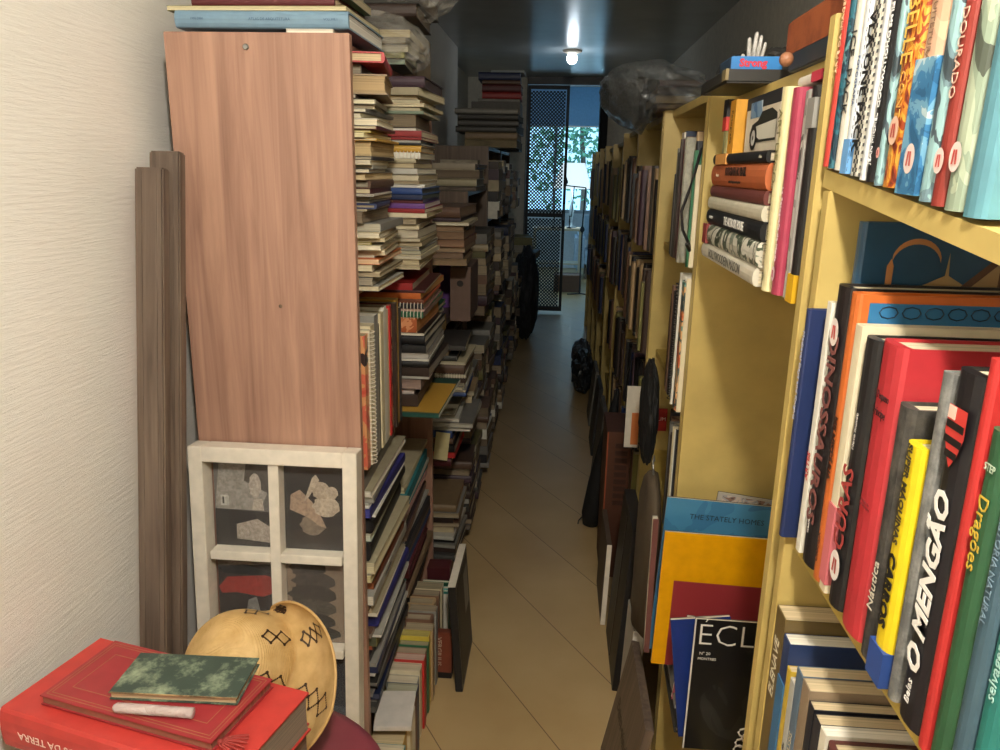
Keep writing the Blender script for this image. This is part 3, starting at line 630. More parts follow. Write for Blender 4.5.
# second pile: spines face the viewer
B = [(26, 'plum', '#4a3d40', 'h', dict(H=.2, dx=.012)), (17, 'cream', '#d2c8a8', '', dict(dx=.0, yaw=-.1)), (8, 'ivory', 0, 'f'), (8, 'cream'), (8, 'ivory', 0, 'f', dict(dx=.012)), (8, 'cream'), (7, 'sage', 0, '', dict(dx=.01)), (30, 'dark_brown', '#7a6c56', 'f', dict(dx=-.01)),  # dark brown book put in for the dark of a shaded gap
     (6, 'white', 0, '', dict(dx=-.01)), (14, 'red', '#c8bca0', '', dict(dx=.005, c='bright red')), (6, 'red', 0, '', dict(dx=.004)), (6, 'white'), (5, 'black'), (16, 'mustard', 0, 'h', dict(dx=.002, c='orange-yellow')), (14, 'white', 0, 's'), (9, 'cream', 0, '', dict(dx=-.012)),
     (13, 'brown', 0, 'f', dict(dx=-.015)), (13, 'white', '#ddd6c4', '', dict(dx=-.006, t=[('OXFORD', .006, '#4a463c', .6, 'up')])), (14, 'ivory', 0, '', dict(dx=-.006, t=[('VIDA  OB', .007, '#4a463c', .62, 'up')])), (8, 'ivory', 0, 'f'), (8, 'white', 0, '', dict(dx=.01)),
     (16, 'blue', '#4a4a44', 'h', dict(dx=.006)), (11, 'navy', '#4a5048', '', dict(dx=.006)), (8, 'maroon', '#54506a', '', dict(dx=.006, t=[('HISTORIA DO BRASIL', .005, '#c9a86c', .5, 'up')])), (12, 'purple', '#c0b8b0', '', dict(dx=.012)), (10, 'red', '#c8bca4', '', dict(dx=.012)), (11, 'ivory', '#b8ab86', '', dict(dx=.016)),
     (16, 'dark_brown', 0, 'f', dict(dx=-.01)), (12, 'cream', 0, 'f', dict(dx=-.004)), (20, 'brown', 0, 'f', dict(dx=-.006)), (8, 'ivory'), (12, 'olive', 0, 'f'), (8, 'white', 0, 'f'), (10, 'grey', '#aaa48c', 'f'), (11, 'cream', 0, 'f'), (15, 'tan', 0, 'f'), (9, 'ivory', 0, 'f')]  # first dark brown book likewise fills a shaded gap with dark colour
pile(fit(B[::-1], .443), 1.247, 'second pile, spines facing us', 'books in the second pile of the walnut bookcase', 'end', 'L', -.345, 1.945, .215, .29, .02, .006, .04)
pile([(14, 'brown'), (20, 'tan', 0, 'f'), (12, 'dark_brown'), (16, 'cream', 0, 'f'), (18, 'grey'), (22, 'brown'), (14, 'ivory', 0, 'f'), (25, 'dark_brown'), (16, 'tan', 0, 'f')], 1.247, 'dim pile deep behind the second pile', 'books hidden deeper in the walnut bookcase', 'end', 'L', -.43, 2.275, .2, .14)
# upright books, middle compartment
A_RUST = art(['#201b1a', '#b84a2c', '#d8b48c', '#8c2c20', '#2a2220'], 9, stretch=(1, 1, 1.2))
A_CORAL = art(['#c8503c', '#d06850', '#d89a68', '#3a2a28'], 14)
V = [(24, 'coral', 0, '', dict(m=A_CORAL, H=.30)), (16, 'ivory', 0, 's', dict(H=.305)), (30, 'cream', 0, 'f', dict(H=.31, D=.17)), (30, 'grey', '#d8d0bc', '', dict(H=.325)), (8, 'black', 0, '', dict(H=.30)), (24, 'cream', 0, '', dict(H=.322)), (24, 'white', 0, '', dict(H=.33)), (20, 'ivory', 0, '', dict(H=.318)),
     (14, 'red', 0, '', dict(H=.325)), (34, 'rust', 0, 'h', dict(m=A_RUST, H=.315, c='black and rust patterned')), (16, 'dark_brown', 0, '', dict(H=.32)), (26, 'mustard', '#b89458', 'f', dict(H=.325)), (12, 'charcoal', 0, '', dict(H=.3))]
row(fit(V, .345), 1.545, .857, -.392, 'middle shelf row beneath the piles', 'upright books on the middle shelf of the walnut bookcase', 'L', .31, .19, .004)
C = [(16, 'red', '#b8a88c', '', dict(dx=-.03)), (6, 'maroon', 0, ''), (14, 'orange', '#c89a5c', '', dict(dx=-.01)), (10, 'rust', '#c8643c', ''), (12, 'charcoal', 0, 's'), (6, 'pink', '#c8a898', 'f'), (14, 'green', '#8c6c5c', 's', dict(c='dark green')), (36, 'orange', '#c88c54', '', dict(m=art(['#c87a4c', '#d89468', '#b05c34', '#e0b88c'], 12), dx=-.02)),
     (8, 'black', '#d0c8b4', 'f'), (22, 'black', '#b8b0a0', 'h', dict(dx=.0)), (18, 'charcoal', '#a8a294', '', dict(dx=.004)), (14, 'grey', '#b0aaa0', 'f', dict(dx=.01)), (5, 'white', 0, '', dict(dx=.012)), (16, 'black', '#a09a90', 'h', dict(dx=.01, t=[('ABCD MAY', .007, '#c8c4bc', .3, 'up')])),
     (22, 'dark_brown', '#8c8478', '', dict(dx=.012)), (6, 'white', '#d0b0b0', '', dict(dx=.012)), (26, 'dark_grey', '#8a7468', 'f', dict(dx=-.01)), (14, 'grey', '#a89c94', 'f', dict(dx=-.03)), (30, 'dark_brown', '#5c4c40', '', dict(dx=-.02))]
pile(fit(C[::-1], .325), .872, 'pile right of the upright row', 'books piled right of the upright row', 'end', 'L', -.34, 1.965, .2, .34, 0, .004, .03)
bm = bbox(0, .16, 0, .36, 0, .012, .001)
f = obj('folder', bm, paint('#1f4a40', .4), None, (-.455, 1.925, .857)); tag(f, 'mustard and dark green folder jutting out under the pile of black books', 'folder'); f.rotation_euler = (0, 0, -.03)
obj('mustard_panel', bbox(.03, .158, .01, .30, .0121, .0128), ink('#b58a34'), f)
obj('white_edge', bbox(.160, .1615, .002, .358, .003, .010), ink('#c8c4b4'), f)
# flat magazines, lower compartment
E_ = [(20, 'grey', '#b8b2a4', '', dict(dx=-.02)), (12, 'cream', '#d8d0c0', 'f'), (12, 'grey', '#a8a498', ''), (6, 'white', '#ece8e0', 'f'), (16, 'indigo', '#4a4a9c', ''), (6, 'white', '#ece8e0', 'f'), (24, 'black', '#2c2c2c', 'h'), (16, 'sage', '#c0c4b4', 'f'), (34, 'charcoal', '#3c3a38', 'h'), (22, 'cream', '#d8cda8', 'f', dict(dx=.01)), (14, 'ivory', '#cfc394', 'f'),
     (12, 'olive', '#8c7c50', ''), (12, 'rust', '#a05c34', ''), (18, 'white', '#e4dcc8', '', dict(t=[('ARQUITETURA', .010, '#3a3832', .4, 'up')])), (10, 'brown', '#8c7458', ''), (12, 'beige', '#c8b898', 'f'), (8, 'cream', '#e0d8c4', 'f'), (26, 'indigo', '#2c2c64', 'h', dict(dx=.01)), (10, 'brown', '#8c7c6c', 'f'), (6, 'white', '#e0dcd0', 'f', dict(dx=.012)),
     (20, 'olive', '#5c5c44', ''), (10, 'rust', '#b0583c', ''), (12, 'charcoal', '#4a4844', 'f'), (8, 'grey', '#94918a', 'f'), (14, 'navy', '#2c3050', ''), (6, 'white', '#d0ccc4', 'f'), (12, 'charcoal', '#3c3a3a', 'f'), (8, 'dark_grey', '#75726c', 'f'), (14, 'black', '#2c2a2c', ''), (10, 'grey', '#8c8880', 'f'), (12, 'navy', '#4a4c60', ''), (8, 'grey', '#7c7870', 'f'), (14, 'dark_grey', '#5c5850', 'f')]
pile(fit(E_[::-1], .59), .2165, 'heap below the upright row', 'magazines heaped on the lower shelf of the walnut bookcase', 'flat', 'L', -.392, 1.745, .36, .24, 0, .008, .03)
D_ = [(9, 'cream', '#d8cca4', 'f'), (8, 'ivory', '#cfc29a', 'f'), (24, 'teal', '#2c7a80', ''), (10, 'white', '#d0ccc0', ''), (14, 'teal', '#3a8a88', ''), (10, 'pink', '#c8a8a0', 'f'), (12, 'white', '#a8a4a0', ''), (28, 'plum', '#4a4048', 'h'), (14, 'brown', '#8c7460', 'f'), (6, 'white', '#c8c4bc', 'f'), (20, 'charcoal', '#3c3a3a', ''), (14, 'brown', '#6c5c50', 'f'), (20, 'blue', '#3c5078', ''), (26, 'maroon', '#54282c', 'h'),
      (8, 'aqua', '#88b8b8', 'f'), (24, 'maroon', '#4c2428', ''), (14, 'tan', '#a08468', 'f'), (24, 'charcoal', '#3a3030', 'h'), (16, 'dark_brown', '#5a4a40', 'f')]
pile(fit(D_[::-1], .40), .2165, 'lower pile before the far side panel', 'books piled low before the far side panel', 'end', 'L', -.40, 1.99, .2, .37, 0, .01, .03)
# books standing on the floor under the case
S = [(26, 'ivory', '#ded2b8'), (30, 'teal', '#cbbfa4', '', dict(c='aqua-blue')), (34, 'mustard', '#c8b48c', '', dict(c='yellow')), (20, 'cream', '#c9bb9c'), (26, 'white', '#d8d0c0'), (24, 'maroon', '#b8a88c'), (26, 'navy', '#a8a48c'), (22, 'grey', '#c8bca4'), (24, 'ivory', '#c8bba0'), (20, 'red', '#c4a494'),
     (22, 'brown', '#a8947c'), (14, 'green', '#9c9478'), (20, 'yellow', '#b8a85c'), (24, 'tan', '#a8987c'), (24, 'brown', '#a89880', 'h'), (22, 'grey', '#a09078'), (26, 'tan', '#a8987c', 'h'), (22, 'brown', '#988870'), (28, 'cream', '#988a70')]
S = [(s[0], s[1], s[2], s[3] if len(s) > 3 else '', dict(dict(H=.165+.0055*i+R(-.008, .008), D=.082), **(s[4] if len(s) > 4 else {}))) for i, s in enumerate(S)]
row(fit(S, .66), 1.43, .001, -.315, 'floor row under the walnut bookcase', 'small books standing on the floor under the walnut bookcase', 'L', .2, .08, .006)
o = obj('book', bbox(-.045, .045, -.065, .065, 0, .013, .001), paint('#cfc8c0', .5), None, (-.352, 1.585, .205)); o.rotation_euler = (0, 0, .1); tag(o, 'small white book lying flat on the floor row of books', 'book')
# slanted thin books and a rust-coloured book standing beyond the row
for i, (c, yy, ll, w_) in enumerate([('#e0d8c8', 2.135, .05, 'white'), ('#3c8a80', 2.165, -.10, 'teal green'), ('#78b4ac', 2.185, -.16, 'pale turquoise'), ('#2c5a44', 2.205, -.16, 'dark green')]):
    book(stand('L', -.30, yy, .004, ll), .010, .20+.01*i, .085, c, f'thin {w_} paperback leaning beyond the floor row of books', 'slanted paperbacks at the end of the floor row', '#d0c8b0', False)
r = obj('book', bbox(0, .075, 0, .03, 0, .145, .002), paint('#7c3c28', .45), None, (-.345, 2.03, .002)); r.rotation_euler = (-.12, 0, 0); r.location.y = 2.0
tag(r, 'rust red book with vertical pale lettering on the floor beside the black board', 'book')
put_text('cover_lettering', 'VERGILIUS', .020, '#c8b49c', r, Matrix.Translation((.036, -.001, .085)) @ Matrix((Vector((0, 0, -1)), Vector((1, 0, 0)), Vector((0, -1, 0)))).transposed().to_4x4())
obj('black_lower_band', bbox(-.0006, .0756, -.0008, .03, 0, .018), ink('#1c1614'), r)

def leaning(name, Y0, Y1, xb, xt, zt_, th, mat, label, cat, side='R', group=None, z0=0):
    """a board leaning on the cases: its face runs along the aisle"""
    ang = math.atan2(xt-xb, zt_-z0); h = math.hypot(xt-xb, zt_-z0)
    r_ = obj(name, bbox(-th/2, th/2, -(Y1-Y0)/2, (Y1-Y0)/2, 0, h, min(.0015, th*.2)), mat)
    r_.matrix_world = Matrix.Translation((xb, (Y0+Y1)/2, z0+.0005+abs(math.sin(ang))*th/2)) @ Matrix.Rotation(ang, 4, 'Y'); tag(r_, label, cat, group); return r_, h
b_, h = leaning('framed_board', 1.94, 2.20, -.238, -.262, .345, .022, paint('#1c1c1e', .35), 'black framed board leaning against the piles on the floor', 'board')
obj('backing_sheet', bbox(.0112, .0118, -.115, .115, .015, h-.02), paint('#26262a', .5), b_)
obj('white_mount_card', bbox(.0119, .0123, .02, .10, .17, .30), paint('#8c8a80', .5), b_)
obj('white_top_edge', bbox(-.011, .011, -.13, .13, h+.0003, h+.003), M_WHITE, b_)
b_, h = leaning('binder', 2.23, 2.29, -.335, -.345, .24, .075, paint('#4c2024', .4), 'dark maroon binder standing behind the black framed board', 'binder')
obj('label_holder', bbox(.03, .0385, -.0312, -.0302, .15, .20), paint('#35171a', .4), b_)

# ------------------------------------------------------------------ things on top of the walnut bookcase
T_ = [(8, 'white', '#ddd6c6', 'f', dict(H=.09, dx=-.03, D=.1)), (31, 'light_blue', '#d8d4c8', 'h', dict(H=.335, D=.30, dx=0, yaw=0, dY=0, t=[('ATLAS DE ARQUITETURA', .007, '#46607c', .55, 'up'), ('1970-2000', .006, '#46607c', .13, 'up'), ('VOLUME I', .006, '#46607c', .90, 'up')])),
      (9, 'olive', '#c8bc98', 'f', dict(H=.35, D=.26, dx=-.005, yaw=-.02, dY=.01)), (20, 'maroon', '#c8b090', 'h', dict(H=.28, D=.22, dx=-.03, dY=.02, yaw=-.02)), (16, 'green', '#a89c80', '', dict(H=.27, D=.2, dx=-.01, dY=.03)), (24, 'brown', '#cfc2a4', 'h', dict(H=.26, D=.2, dx=-.02, dY=.02))]
pile(T_, 1.739, 'pile on top of the walnut bookcase', 'books on top of the walnut bookcase', 'end', 'L', -.405, 1.53, .3, .2, 0, 0, 0)
def crumple(name, c, rad, mat, label, seed, amp=.18, cat='plastic bag', rot=(0, 0, 0), sub=4, flatz=None, xmin=-9):
    bm = BM(); bmesh.ops.create_icosphere(bm, subdivisions=sub, radius=1)
    from mathutils import noise
    for v in bm.verts:
        p = v.co.copy(); q = p*2.1 + Vector((seed*7.1, seed*3.3, seed))
        n1 = 1-2*abs(noise.noise(q)); n2 = 1-2*abs(noise.noise(q*2.7)); k = 1 + amp*(n1-.3) + amp*.45*(n2-.3)
        v.co = Vector((p.x*rad[0], p.y*rad[1], p.z*rad[2]))*k
    Rm = Euler(rot).to_matrix()
    for v in bm.verts: v.co = Rm @ v.co
    if flatz is not None:
        for v in bm.verts:
            if v.co.x + c[0] > xmin: v.co.z = max(v.co.z, flatz-c[2])
    o = obj(name, bm, mat, None, c); tag(o, label, cat); return o
B2 = [(12, 'sage', '#a8a488', ''), (14, 'olive', '#8c8a60', 'f'), (18, 'grey', '#b0aa94', 'f'), (14, 'cream', 0, 'f'), (18, 'tan', '#c0b088', 'f')]
pile(B2, 1.739, 'small pile inside the clear bag on the bookcase', 'books inside the clear bag', 'end', 'L', -.375, 1.96, .17, .22, 0, .01, .1)
crumple('plastic_bag', (-.445, 2.06, 1.795), (.10, .13, .065), M_BAG, 'crumpled clear plastic bag around books on top of the walnut bookcase', 1.3, rot=(0, .25, .1), flatz=1.7395)
B3 = [(30, 'dark_brown', '#8c8070', 'h', dict(H=.2, D=.28)), (40, 'dark_grey', '#6c6258', 'h', dict(H=.2, D=.26, dx=.01)), (14, 'red', '#c8b8a0', 'h', dict(H=.15, dx=-.06)), (26, 'brown', '#a89880', 'h', dict(H=.18, dx=.02)), (22, 'dark_brown', '#c8b8a0', 'h', dict(H=.2))]
pile(B3, 1.86, 'upper pile in the shiny bag under the ceiling', 'books in the shiny bag under the ceiling', 'end', 'L', -.375, 2.05, .2, .24, 0, .02, .1)
r = tag(obj('carton', bbox(-.10, .10, -.12, .12, 0, .118, .002), paint('#8a7a62', .7), None, (-.50, 2.33, 1.7395)), 'brown carton on top of the walnut bookcase behind the bags', 'carton')
pile([(50, 'brown', 0, 'h'), (45, 'tan', 0, 'h')], 1.739, 'short pile supporting the shiny bag', 'thick books supporting the shiny bag', 'end', 'L', -.56, 1.99, .14, .3, 0, 0, 0)
crumple('plastic_bag', (-.395, 2.18, 1.965), (.12, .15, .085), M_BAG, 'shiny clear plastic bag of dark books close to the ceiling', 4.2, .22, rot=(.1, -.25, .2), flatz=1.862)

# ------------------------------------------------------------------ second case on the left and onwards
P2 = 'second left bookcase'
pile([(22, 'tan', '#8c7458', 'f'), (20, 'brown', '#7c6450', 'f'), (18, 'brown', '#9c8468', 'f'), (24, 'rust', '#8c6c54', 'f'), (26, 'brown', '#84684e', 'f'), (20, 'tan', '#8c7054', 'f'), (10, 'cream', '#cfc6ae', 'f', dict(H=.27, dx=.01)), (14, 'plum', '#4a3a40', 'h', dict(H=.2, dx=-.02)), (34, 'brown', '#8c7460', 'h', dict(H=.2, dx=-.02, yaw=-.06))], 1.181,
     'brown pile topping the second left bookcase', 'brown books topping the second left bookcase', 'end', 'L', -.305, 2.585, .24, .32, 0, .012, .05)
pile([(14, 'blue', '#c8c4b8', 'h'), (8, 'white', 0, 'f'), (14, 'grey', 0, 'f'), (10, 'cream', 0, 'f'), (16, 'dark_brown', 0, ''), (12, 'ivory', 0, 's'), (34, 'brown', '#8c6c58', 'h'), (10, 'cream', 0, 'f'), (20, 'dark_grey', '#9c9484', 'h', dict(dx=-.03)), (22, 'tan', '#9c8058', '', dict(dx=-.06)), (16, 'dark_grey')], .701+.02,
     'pile on a middle shelf of the second left bookcase', 'books on the middle shelf of the second left bookcase', 'end', 'L', -.305, 2.585, .2, .3, 0, .01, .04)
for o in list(bpy.data.objects):
    pass
mag = [(16, 'white', '#c8c4b4', 'f', dict(dx=.06, H=.26)), (18, 'grey', '#b8b4a4', 'f', dict(dx=.07, H=.26)), (14, 'white', '#c8c4b8', 'f', dict(dx=.02)), (12, 'cream', 0, 'f')]
pile([(30, 'maroon', 0, 'h'), (26, 'red', '#b83a34', ''), (24, 'black', 0, ''), (20, 'brown', 0, 'h'), (30, 'blue', '#3c5a80', 'h')] + mag, .455, 'stack with a blue binder, second left bookcase', 'books and magazines around the blue binder', 'end', 'L', -.345, 2.585, .2, .3, 0, .01, .04)
pile([(24, 'dark_grey', 0, 'h'), (20, 'dark_brown'), (16, 'grey', '#8c8a80', 'f'), (24, 'charcoal', 0, 'h'), (14, 'white', '#a8a498', ''), (22, 'tan', 0, 'f'), (18, 'brown', 0, 'f'), (24, 'dark_brown'), (20, 'grey', 0, 'f'), (30, 'tan', '#a07c5c', 'h')], .082, 'lowest pile of the second left bookcase', 'lowest pile of the second left bookcase', 'end', 'L', -.33, 2.585, .2, .3)
nt_ = obj('note', bbox(0, .05, 0, .001, 0, .10), paint('#c8bc8c', .7), None, (-.40, 2.545, .56)); nt_.rotation_euler = (-.1, .1, 0); nt_.location = (-.41, 2.535, .50); tag(nt_, 'pale yellow handwritten note tucked in front of the blue binder', 'note')
bm = bbox(0, .075, 0, .27, 0, .20, .002)
o = obj('magazine_file', bm, paint('#6c5448', .6), None, (-.385, 2.78, .95+.002)); tag(o, 'brown upright magazine file on the second left bookcase', 'magazine file'); obj('finger_hole', lathe(BM(), [(0, 0), (.010, 0), (.012, .001)], 16, Matrix.Translation((.037, -.001, .14)) @ Matrix.Rotation(PI/2, 4, 'X')), ink('#241c18'), o)
row([(14, 'purple'), (10, 'cream'), (16, 'dark_grey'), (12, 'tan'), (20, 'brown'), (18, 'charcoal')], 3.06, .951, -.33, 'shelf beside the brown magazine file', 'upright books beside the brown magazine file', 'L', .18, .14)
board('shelf', -.395+.642, -.395+.277, 0, 0, 0, 0, M_DARKWOOD, None) if False else None
b2_ = [o for o in bpy.data.objects if o.get('label', '').endswith('second on the left')][0]
for z_ in (.95, .72): board('shelf', -.784-b2_.location.x, -.40-b2_.location.x, 2.52-b2_.location.y, 3.40-b2_.location.y, z_-.02, z_, M_DARKWOOD, b2_)
bm = bbox(0, .06, 0, .10, 0, .055, .001); o = obj('tin', bm, paint('#b08a34', .35, metal=.4), None, (-.43, 2.56, 1.0)); o.location = (-.44, 2.54, .9515); tag(o, 'small gold tin on the second left bookcase', 'tin')
pile([(10, 'white', 0, 'f'), (12, 'grey', 0, 'f'), (18, 'green', 0, 'h')], 1.0075, 'loose papers over the gold tin', 'papers over the gold tin', 'end', 'L', -.40, 2.535, .1, .16)

PAL = ['brown', 'tan', 'dark_brown', 'dark_grey', 'grey', 'beige', 'charcoal', 'olive', 'cream', 'maroon', 'navy', 'brown', 'dark_brown', 'grey', 'plum', 'white']
PGS = ['#8c7c64', '#a09078', '#7c6c58', '#9c9280', '#b0a48a', '#6c6054']
def rnd_specs(total, lo, hi):
    s = []; t = 0
    while t < total-lo:
        T = random.uniform(lo, hi); s.append((T, random.choice(PAL), random.choice(PGS), random.choice(['', 'h', 'f', 'f']))); t += T + .6
    return s if s else [(lo, 'brown', 0, '')]
ORDS = ['lowest', 'second', 'third', 'fourth']; PN = ['near', 'middle', 'far']
for ui, (a, b_, w) in enumerate(LY):
    zz = [.081, .451, .841] + ([1.221] if a > 4 else []); hs = [.34, .36, .35 if a > 4 else .50, .37]
    nm = w.split(' on')[0]
    for si, z0 in enumerate(zz):
        n = 3
        for k in range(n):
            if ui == 0 and k == 0: continue
            if ui == 0 and si == 2: continue
            Yp = a + .045 + k*(b_-a-.05)/n
            lo, hi = ((18, 40) if ui < 1 else (24, 52) if ui < 2 else (34, 66))
            tgt = (hs[si] if not (ui == 0 and si == 1) else .25)*1000*R(.70, .93)
            pile(rnd_specs(tgt, lo, hi), z0, f'{PN[k]} pile, {ORDS[si]} shelf, {nm} left case', f'books piled in the {nm} left bookcase', 'end', 'L', -.325+R(-.02, .03), Yp, R(.2, .24), (b_-a-.06)/n*.74, 0, .010, .04)
# tall piles on the cases towards the doorway
for (Yp, z0, tgt, lo, hi, x1, H_, D_2, w) in [(3.5, 1.401, 130, 18, 40, -.36, .25, .3, 'over the third left bookcase'), (3.95, 1.401, 150, 14, 26, -.40, .2, .3, 'far over the third left bookcase')]:
    pile(rnd_specs(tgt, lo, hi), z0, f'low pile {w}', f'books {w}', 'end', 'L', x1, Yp, H_, D_2)
G8 = [(42, '#5a5c54', '#6c6c62', 'h', dict(c='grey-green')), (36, '#8c7c54', '#8c8060', 'h', dict(c='dull gold')), (30, '#75684c', '#807458', 'f', dict(c='khaki'))]
pile([(44, 'olive', '#807458', 'f'), (40, 'tan', '#8c7c5c', 'h')] + [(34, 'dark_grey', '#686a64', 'h', dict(H=.36)) for _ in range(3)] + [(30, 'grey', '#70726c', 'h', dict(H=.37))], 1.621-.2+.2, 'grey slab pile near the doorway', 'large grey volumes stacked near the doorway', 'end', 'L', -.255, 4.72, .34, .36, 0, .01, .04)
pile([(60, 'dark_grey', '#4a4c4c', 'h'), (50, 'charcoal', '#3c3c3c', 'h'), (56, 'dark_grey', '#54524e', 'h')], 1.621, 'dim pile below the grey carton', 'dim volumes below the grey carton', 'end', 'L', -.30, 5.55, .34, .4)
o = obj('carton', bbox(-.17, .17, -.17, .17, 0, .155, .003), paint('#6c6a66', .7), None, (-.46, 5.76, 1.792)); tag(o, 'grey carton high on the left near the doorway', 'carton'); obj('tape_strip', bbox(-.171, .171, -.02, .02, .1551, .1556), paint('#8c8874', .4), o)
pile([(20, 'grey', '#7c7c7c', 'h'), (44, 'red', '#a03c44', 'h', dict(c='bright red', H=.27)), (50, 'maroon', '#5c4044', 'h', dict(H=.27)), (26, 'brown', '#6c5c54', 'h', dict(H=.26)), (50, 'navy', '#3c4a58', 'h'), (14, 'white', '#a8b4b8', 'f', dict(H=.23, dx=.02))], 1.948, 'high pile over the grey carton', 'boxes and volumes over the grey carton', 'end', 'L', -.29, 5.62, .27, .28, 0, .008, .03)
# pale slatted rack standing behind the bags
r = empty('slatted_rack', (-.66, 3.0, 1.18)); tag(r, 'pale slatted rack against the wall above the second left bookcase', 'rack')
for k in range(4): obj('upright', bbox(-.012, .012, -.40+k*.16, -.375+k*.16, .001, .70, .002), paint('#a39a84', .6), r)
for z_ in (.30, .52): obj('rail', bbox(.013, .026, -.41, .13, z_, z_+.03, .002), paint('#5c564a', .6), r)
# floor things along the left
crumple('bundle', (-.27, 6.9, .42), (.12, .3, .40), paint('#23262c', .7), 'dark bundle of cloth on the floor left of the doorway', 6.1, .12, 'bundle', flatz=.002)
pile(rnd_specs(900, 50, 80), .002, 'tall floor pile beside the doorway', 'volumes in the tall floor pile by the doorway', 'end', 'L', -.22, 7.35, .3, .34, 0, .03, .12)
pile(rnd_specs(700, 50, 80), .002, 'floor pile before the dark bundle', 'volumes in the floor pile before the bundle', 'end', 'L', -.30, 6.36, .3, .2, 0, .03, .1)

# ------------------------------------------------------------------ low table things: stool, books, hat, frame, planks
r = empty('stool', (-.488, .995, 0)); tag(r, 'round stool with maroon padded seat under the red books', 'stool')
obj('seat', lathe(BM(), [(0, .445), (.235, .445), (.254, .456), (.258, .475), (.251, .493), (.232, .500), (0, .500)], 48), paint('#8c3f4a', .45), r, smooth=True)
for k in range(4):
    a = PI/4 + k*PI/2; obj('leg', tube(BM(), [(.15*math.cos(a), .15*math.sin(a), .444), (.20*math.cos(a), .20*math.sin(a), .001)], .014), M_DARKWOOD, r)
obj('foot_ring', tube(BM(), [(.178*math.cos(2*PI*i/24), .178*math.sin(2*PI*i/24), .22) for i in range(25)], .007), M_DARKWOOD, r)
def frame3(p, x, z):
    x = Vector(x).normalized(); z = Vector(z).normalized(); y = z.cross(x)
    m_ = Matrix((x, y, z)).transposed().to_4x4(); m_.translation = p; return m_
M_RED = paint('#c03c36', .4)
dz, dx_ = Vector((-.969, .25, 0)), Vector((.25, .969, 0))
book(frame3(Vector((-.43, .835, .538)), dx_, dz), .073, .30, .18, paint('#4a3830', .5), 'thick dark brown book, lowest of those on the maroon stool', 'big volumes on the stool', '#8c7c6c')
book(frame3(Vector((-.41, .815, .613)), dx_, dz), .073, .35, .195, M_RED, 'middle thick red book on the maroon stool, under the titled one', 'big volumes on the stool', '#8c7c6c')
book(frame3(Vector((-.400, .802, .686)), dx_, dz), .068, .405, .19, M_RED, 'thick red book TESOUROS DA TERRA, uppermost red volume on the stool', 'big volumes on the stool', '#8c7c6c', texts=[('TESOUROS DA TERRA', .0175, '#f0d4c8', .70, 'up')],
     extra=lambda r_, T, H, D: obj('spine_band', box(BM(), -.0011, .0, -.03, .03, .12, .121), ink('#a8282a'), r_))
def coverbook(name, p, ang, w, d, T, mat, label, page='#b8a484'):
    r_ = obj(name, bbox(0, w, 0, d, T-.002, T, .0005), mat); r_.matrix_world = Matrix.Translation(p) @ Matrix.Rotation(ang, 4, 'Z'); tag(r_, label, 'book')
    obj('pages', bbox(.002, w-.003, .003, d-.003, .002, T-.0022), pages(page), r_); obj('back_cover', bbox(0, w, 0, d, 0, .0018, .0004), mat, r_)
    return r_
r = coverbook('book', (-.735, .918, .7215), -.235, .30, .145, .016, paint('#9c2f34', .4), 'burgundy leather album with tooled gold border under the green book', '#8c5a48')
bm = BM()
for q in (.006, .011, .030):
    for (x0, x1, y0, y1) in ((q, .30-q, q, q+.0012), (q, .30-q, .145-q-.0012, .145-q), (q, q+.0012, q, .145-q), (.30-q-.0012, .30-q, q, .145-q)): box(bm, x0, x1, y0, y1, .0161, .0163)
obj('tooled_border', bm, paint('#a06a48', .4), r)
bm = BM(); rr_ = random.Random(3)
for k in range(7):
    a = -1.2+k*.35; tube(bm, [(0, 0, 0), (.010*math.cos(a), .010*math.sin(a), .003), (.024*math.cos(a*.6), .018*math.sin(a), .001), (.036*math.cos(a*.5), .024*math.sin(a*1.1), -.002)], .0012, 5)
lathe(bm, [(0, -.004), (.004, -.002), (.004, .003), (0, .005)], 8)
o = obj('tassel', bm, paint('#9c3a34', .8), None, (-.437, .862, .728)); tag(o, 'frayed red cord tassel at the corner of the burgundy album', 'tassel')
r = coverbook('book', (-.628, .918, .7385), .03, .190, .095, .013, worn('#3c4a40', '#93a084', 22, .48, .66), 'worn mottled green old book topmost on the stool', '#c0a884')
obj('frayed_edge', bbox(.0, .190, -.0008, .0002, .0115, .0135), worn('#6c5a40', '#c0a070'), r)
m_tube = plastic('clear_tube', .35, '#e0d0cc')
r = obj('tube', lathe(BM(), [(0, 0), (.004, .001), (.0072, .006), (.0075, .10), (.0075, .118), (0, .118)], 20), m_tube, smooth=True)
r.matrix_world = Matrix.Translation((-.607, .893, .7465)) @ Matrix.Rotation(PI/2, 4, 'Y') @ Matrix.Rotation(0, 4, 'Z'); tag(r, 'small clear plastic tube lying on the burgundy album', 'tube')
obj('paper_inside', lathe(BM(), [(0, .01), (.0042, .01), (.0042, .112), (0, .112)], 12), paint('#d8c0b8', .6), r)

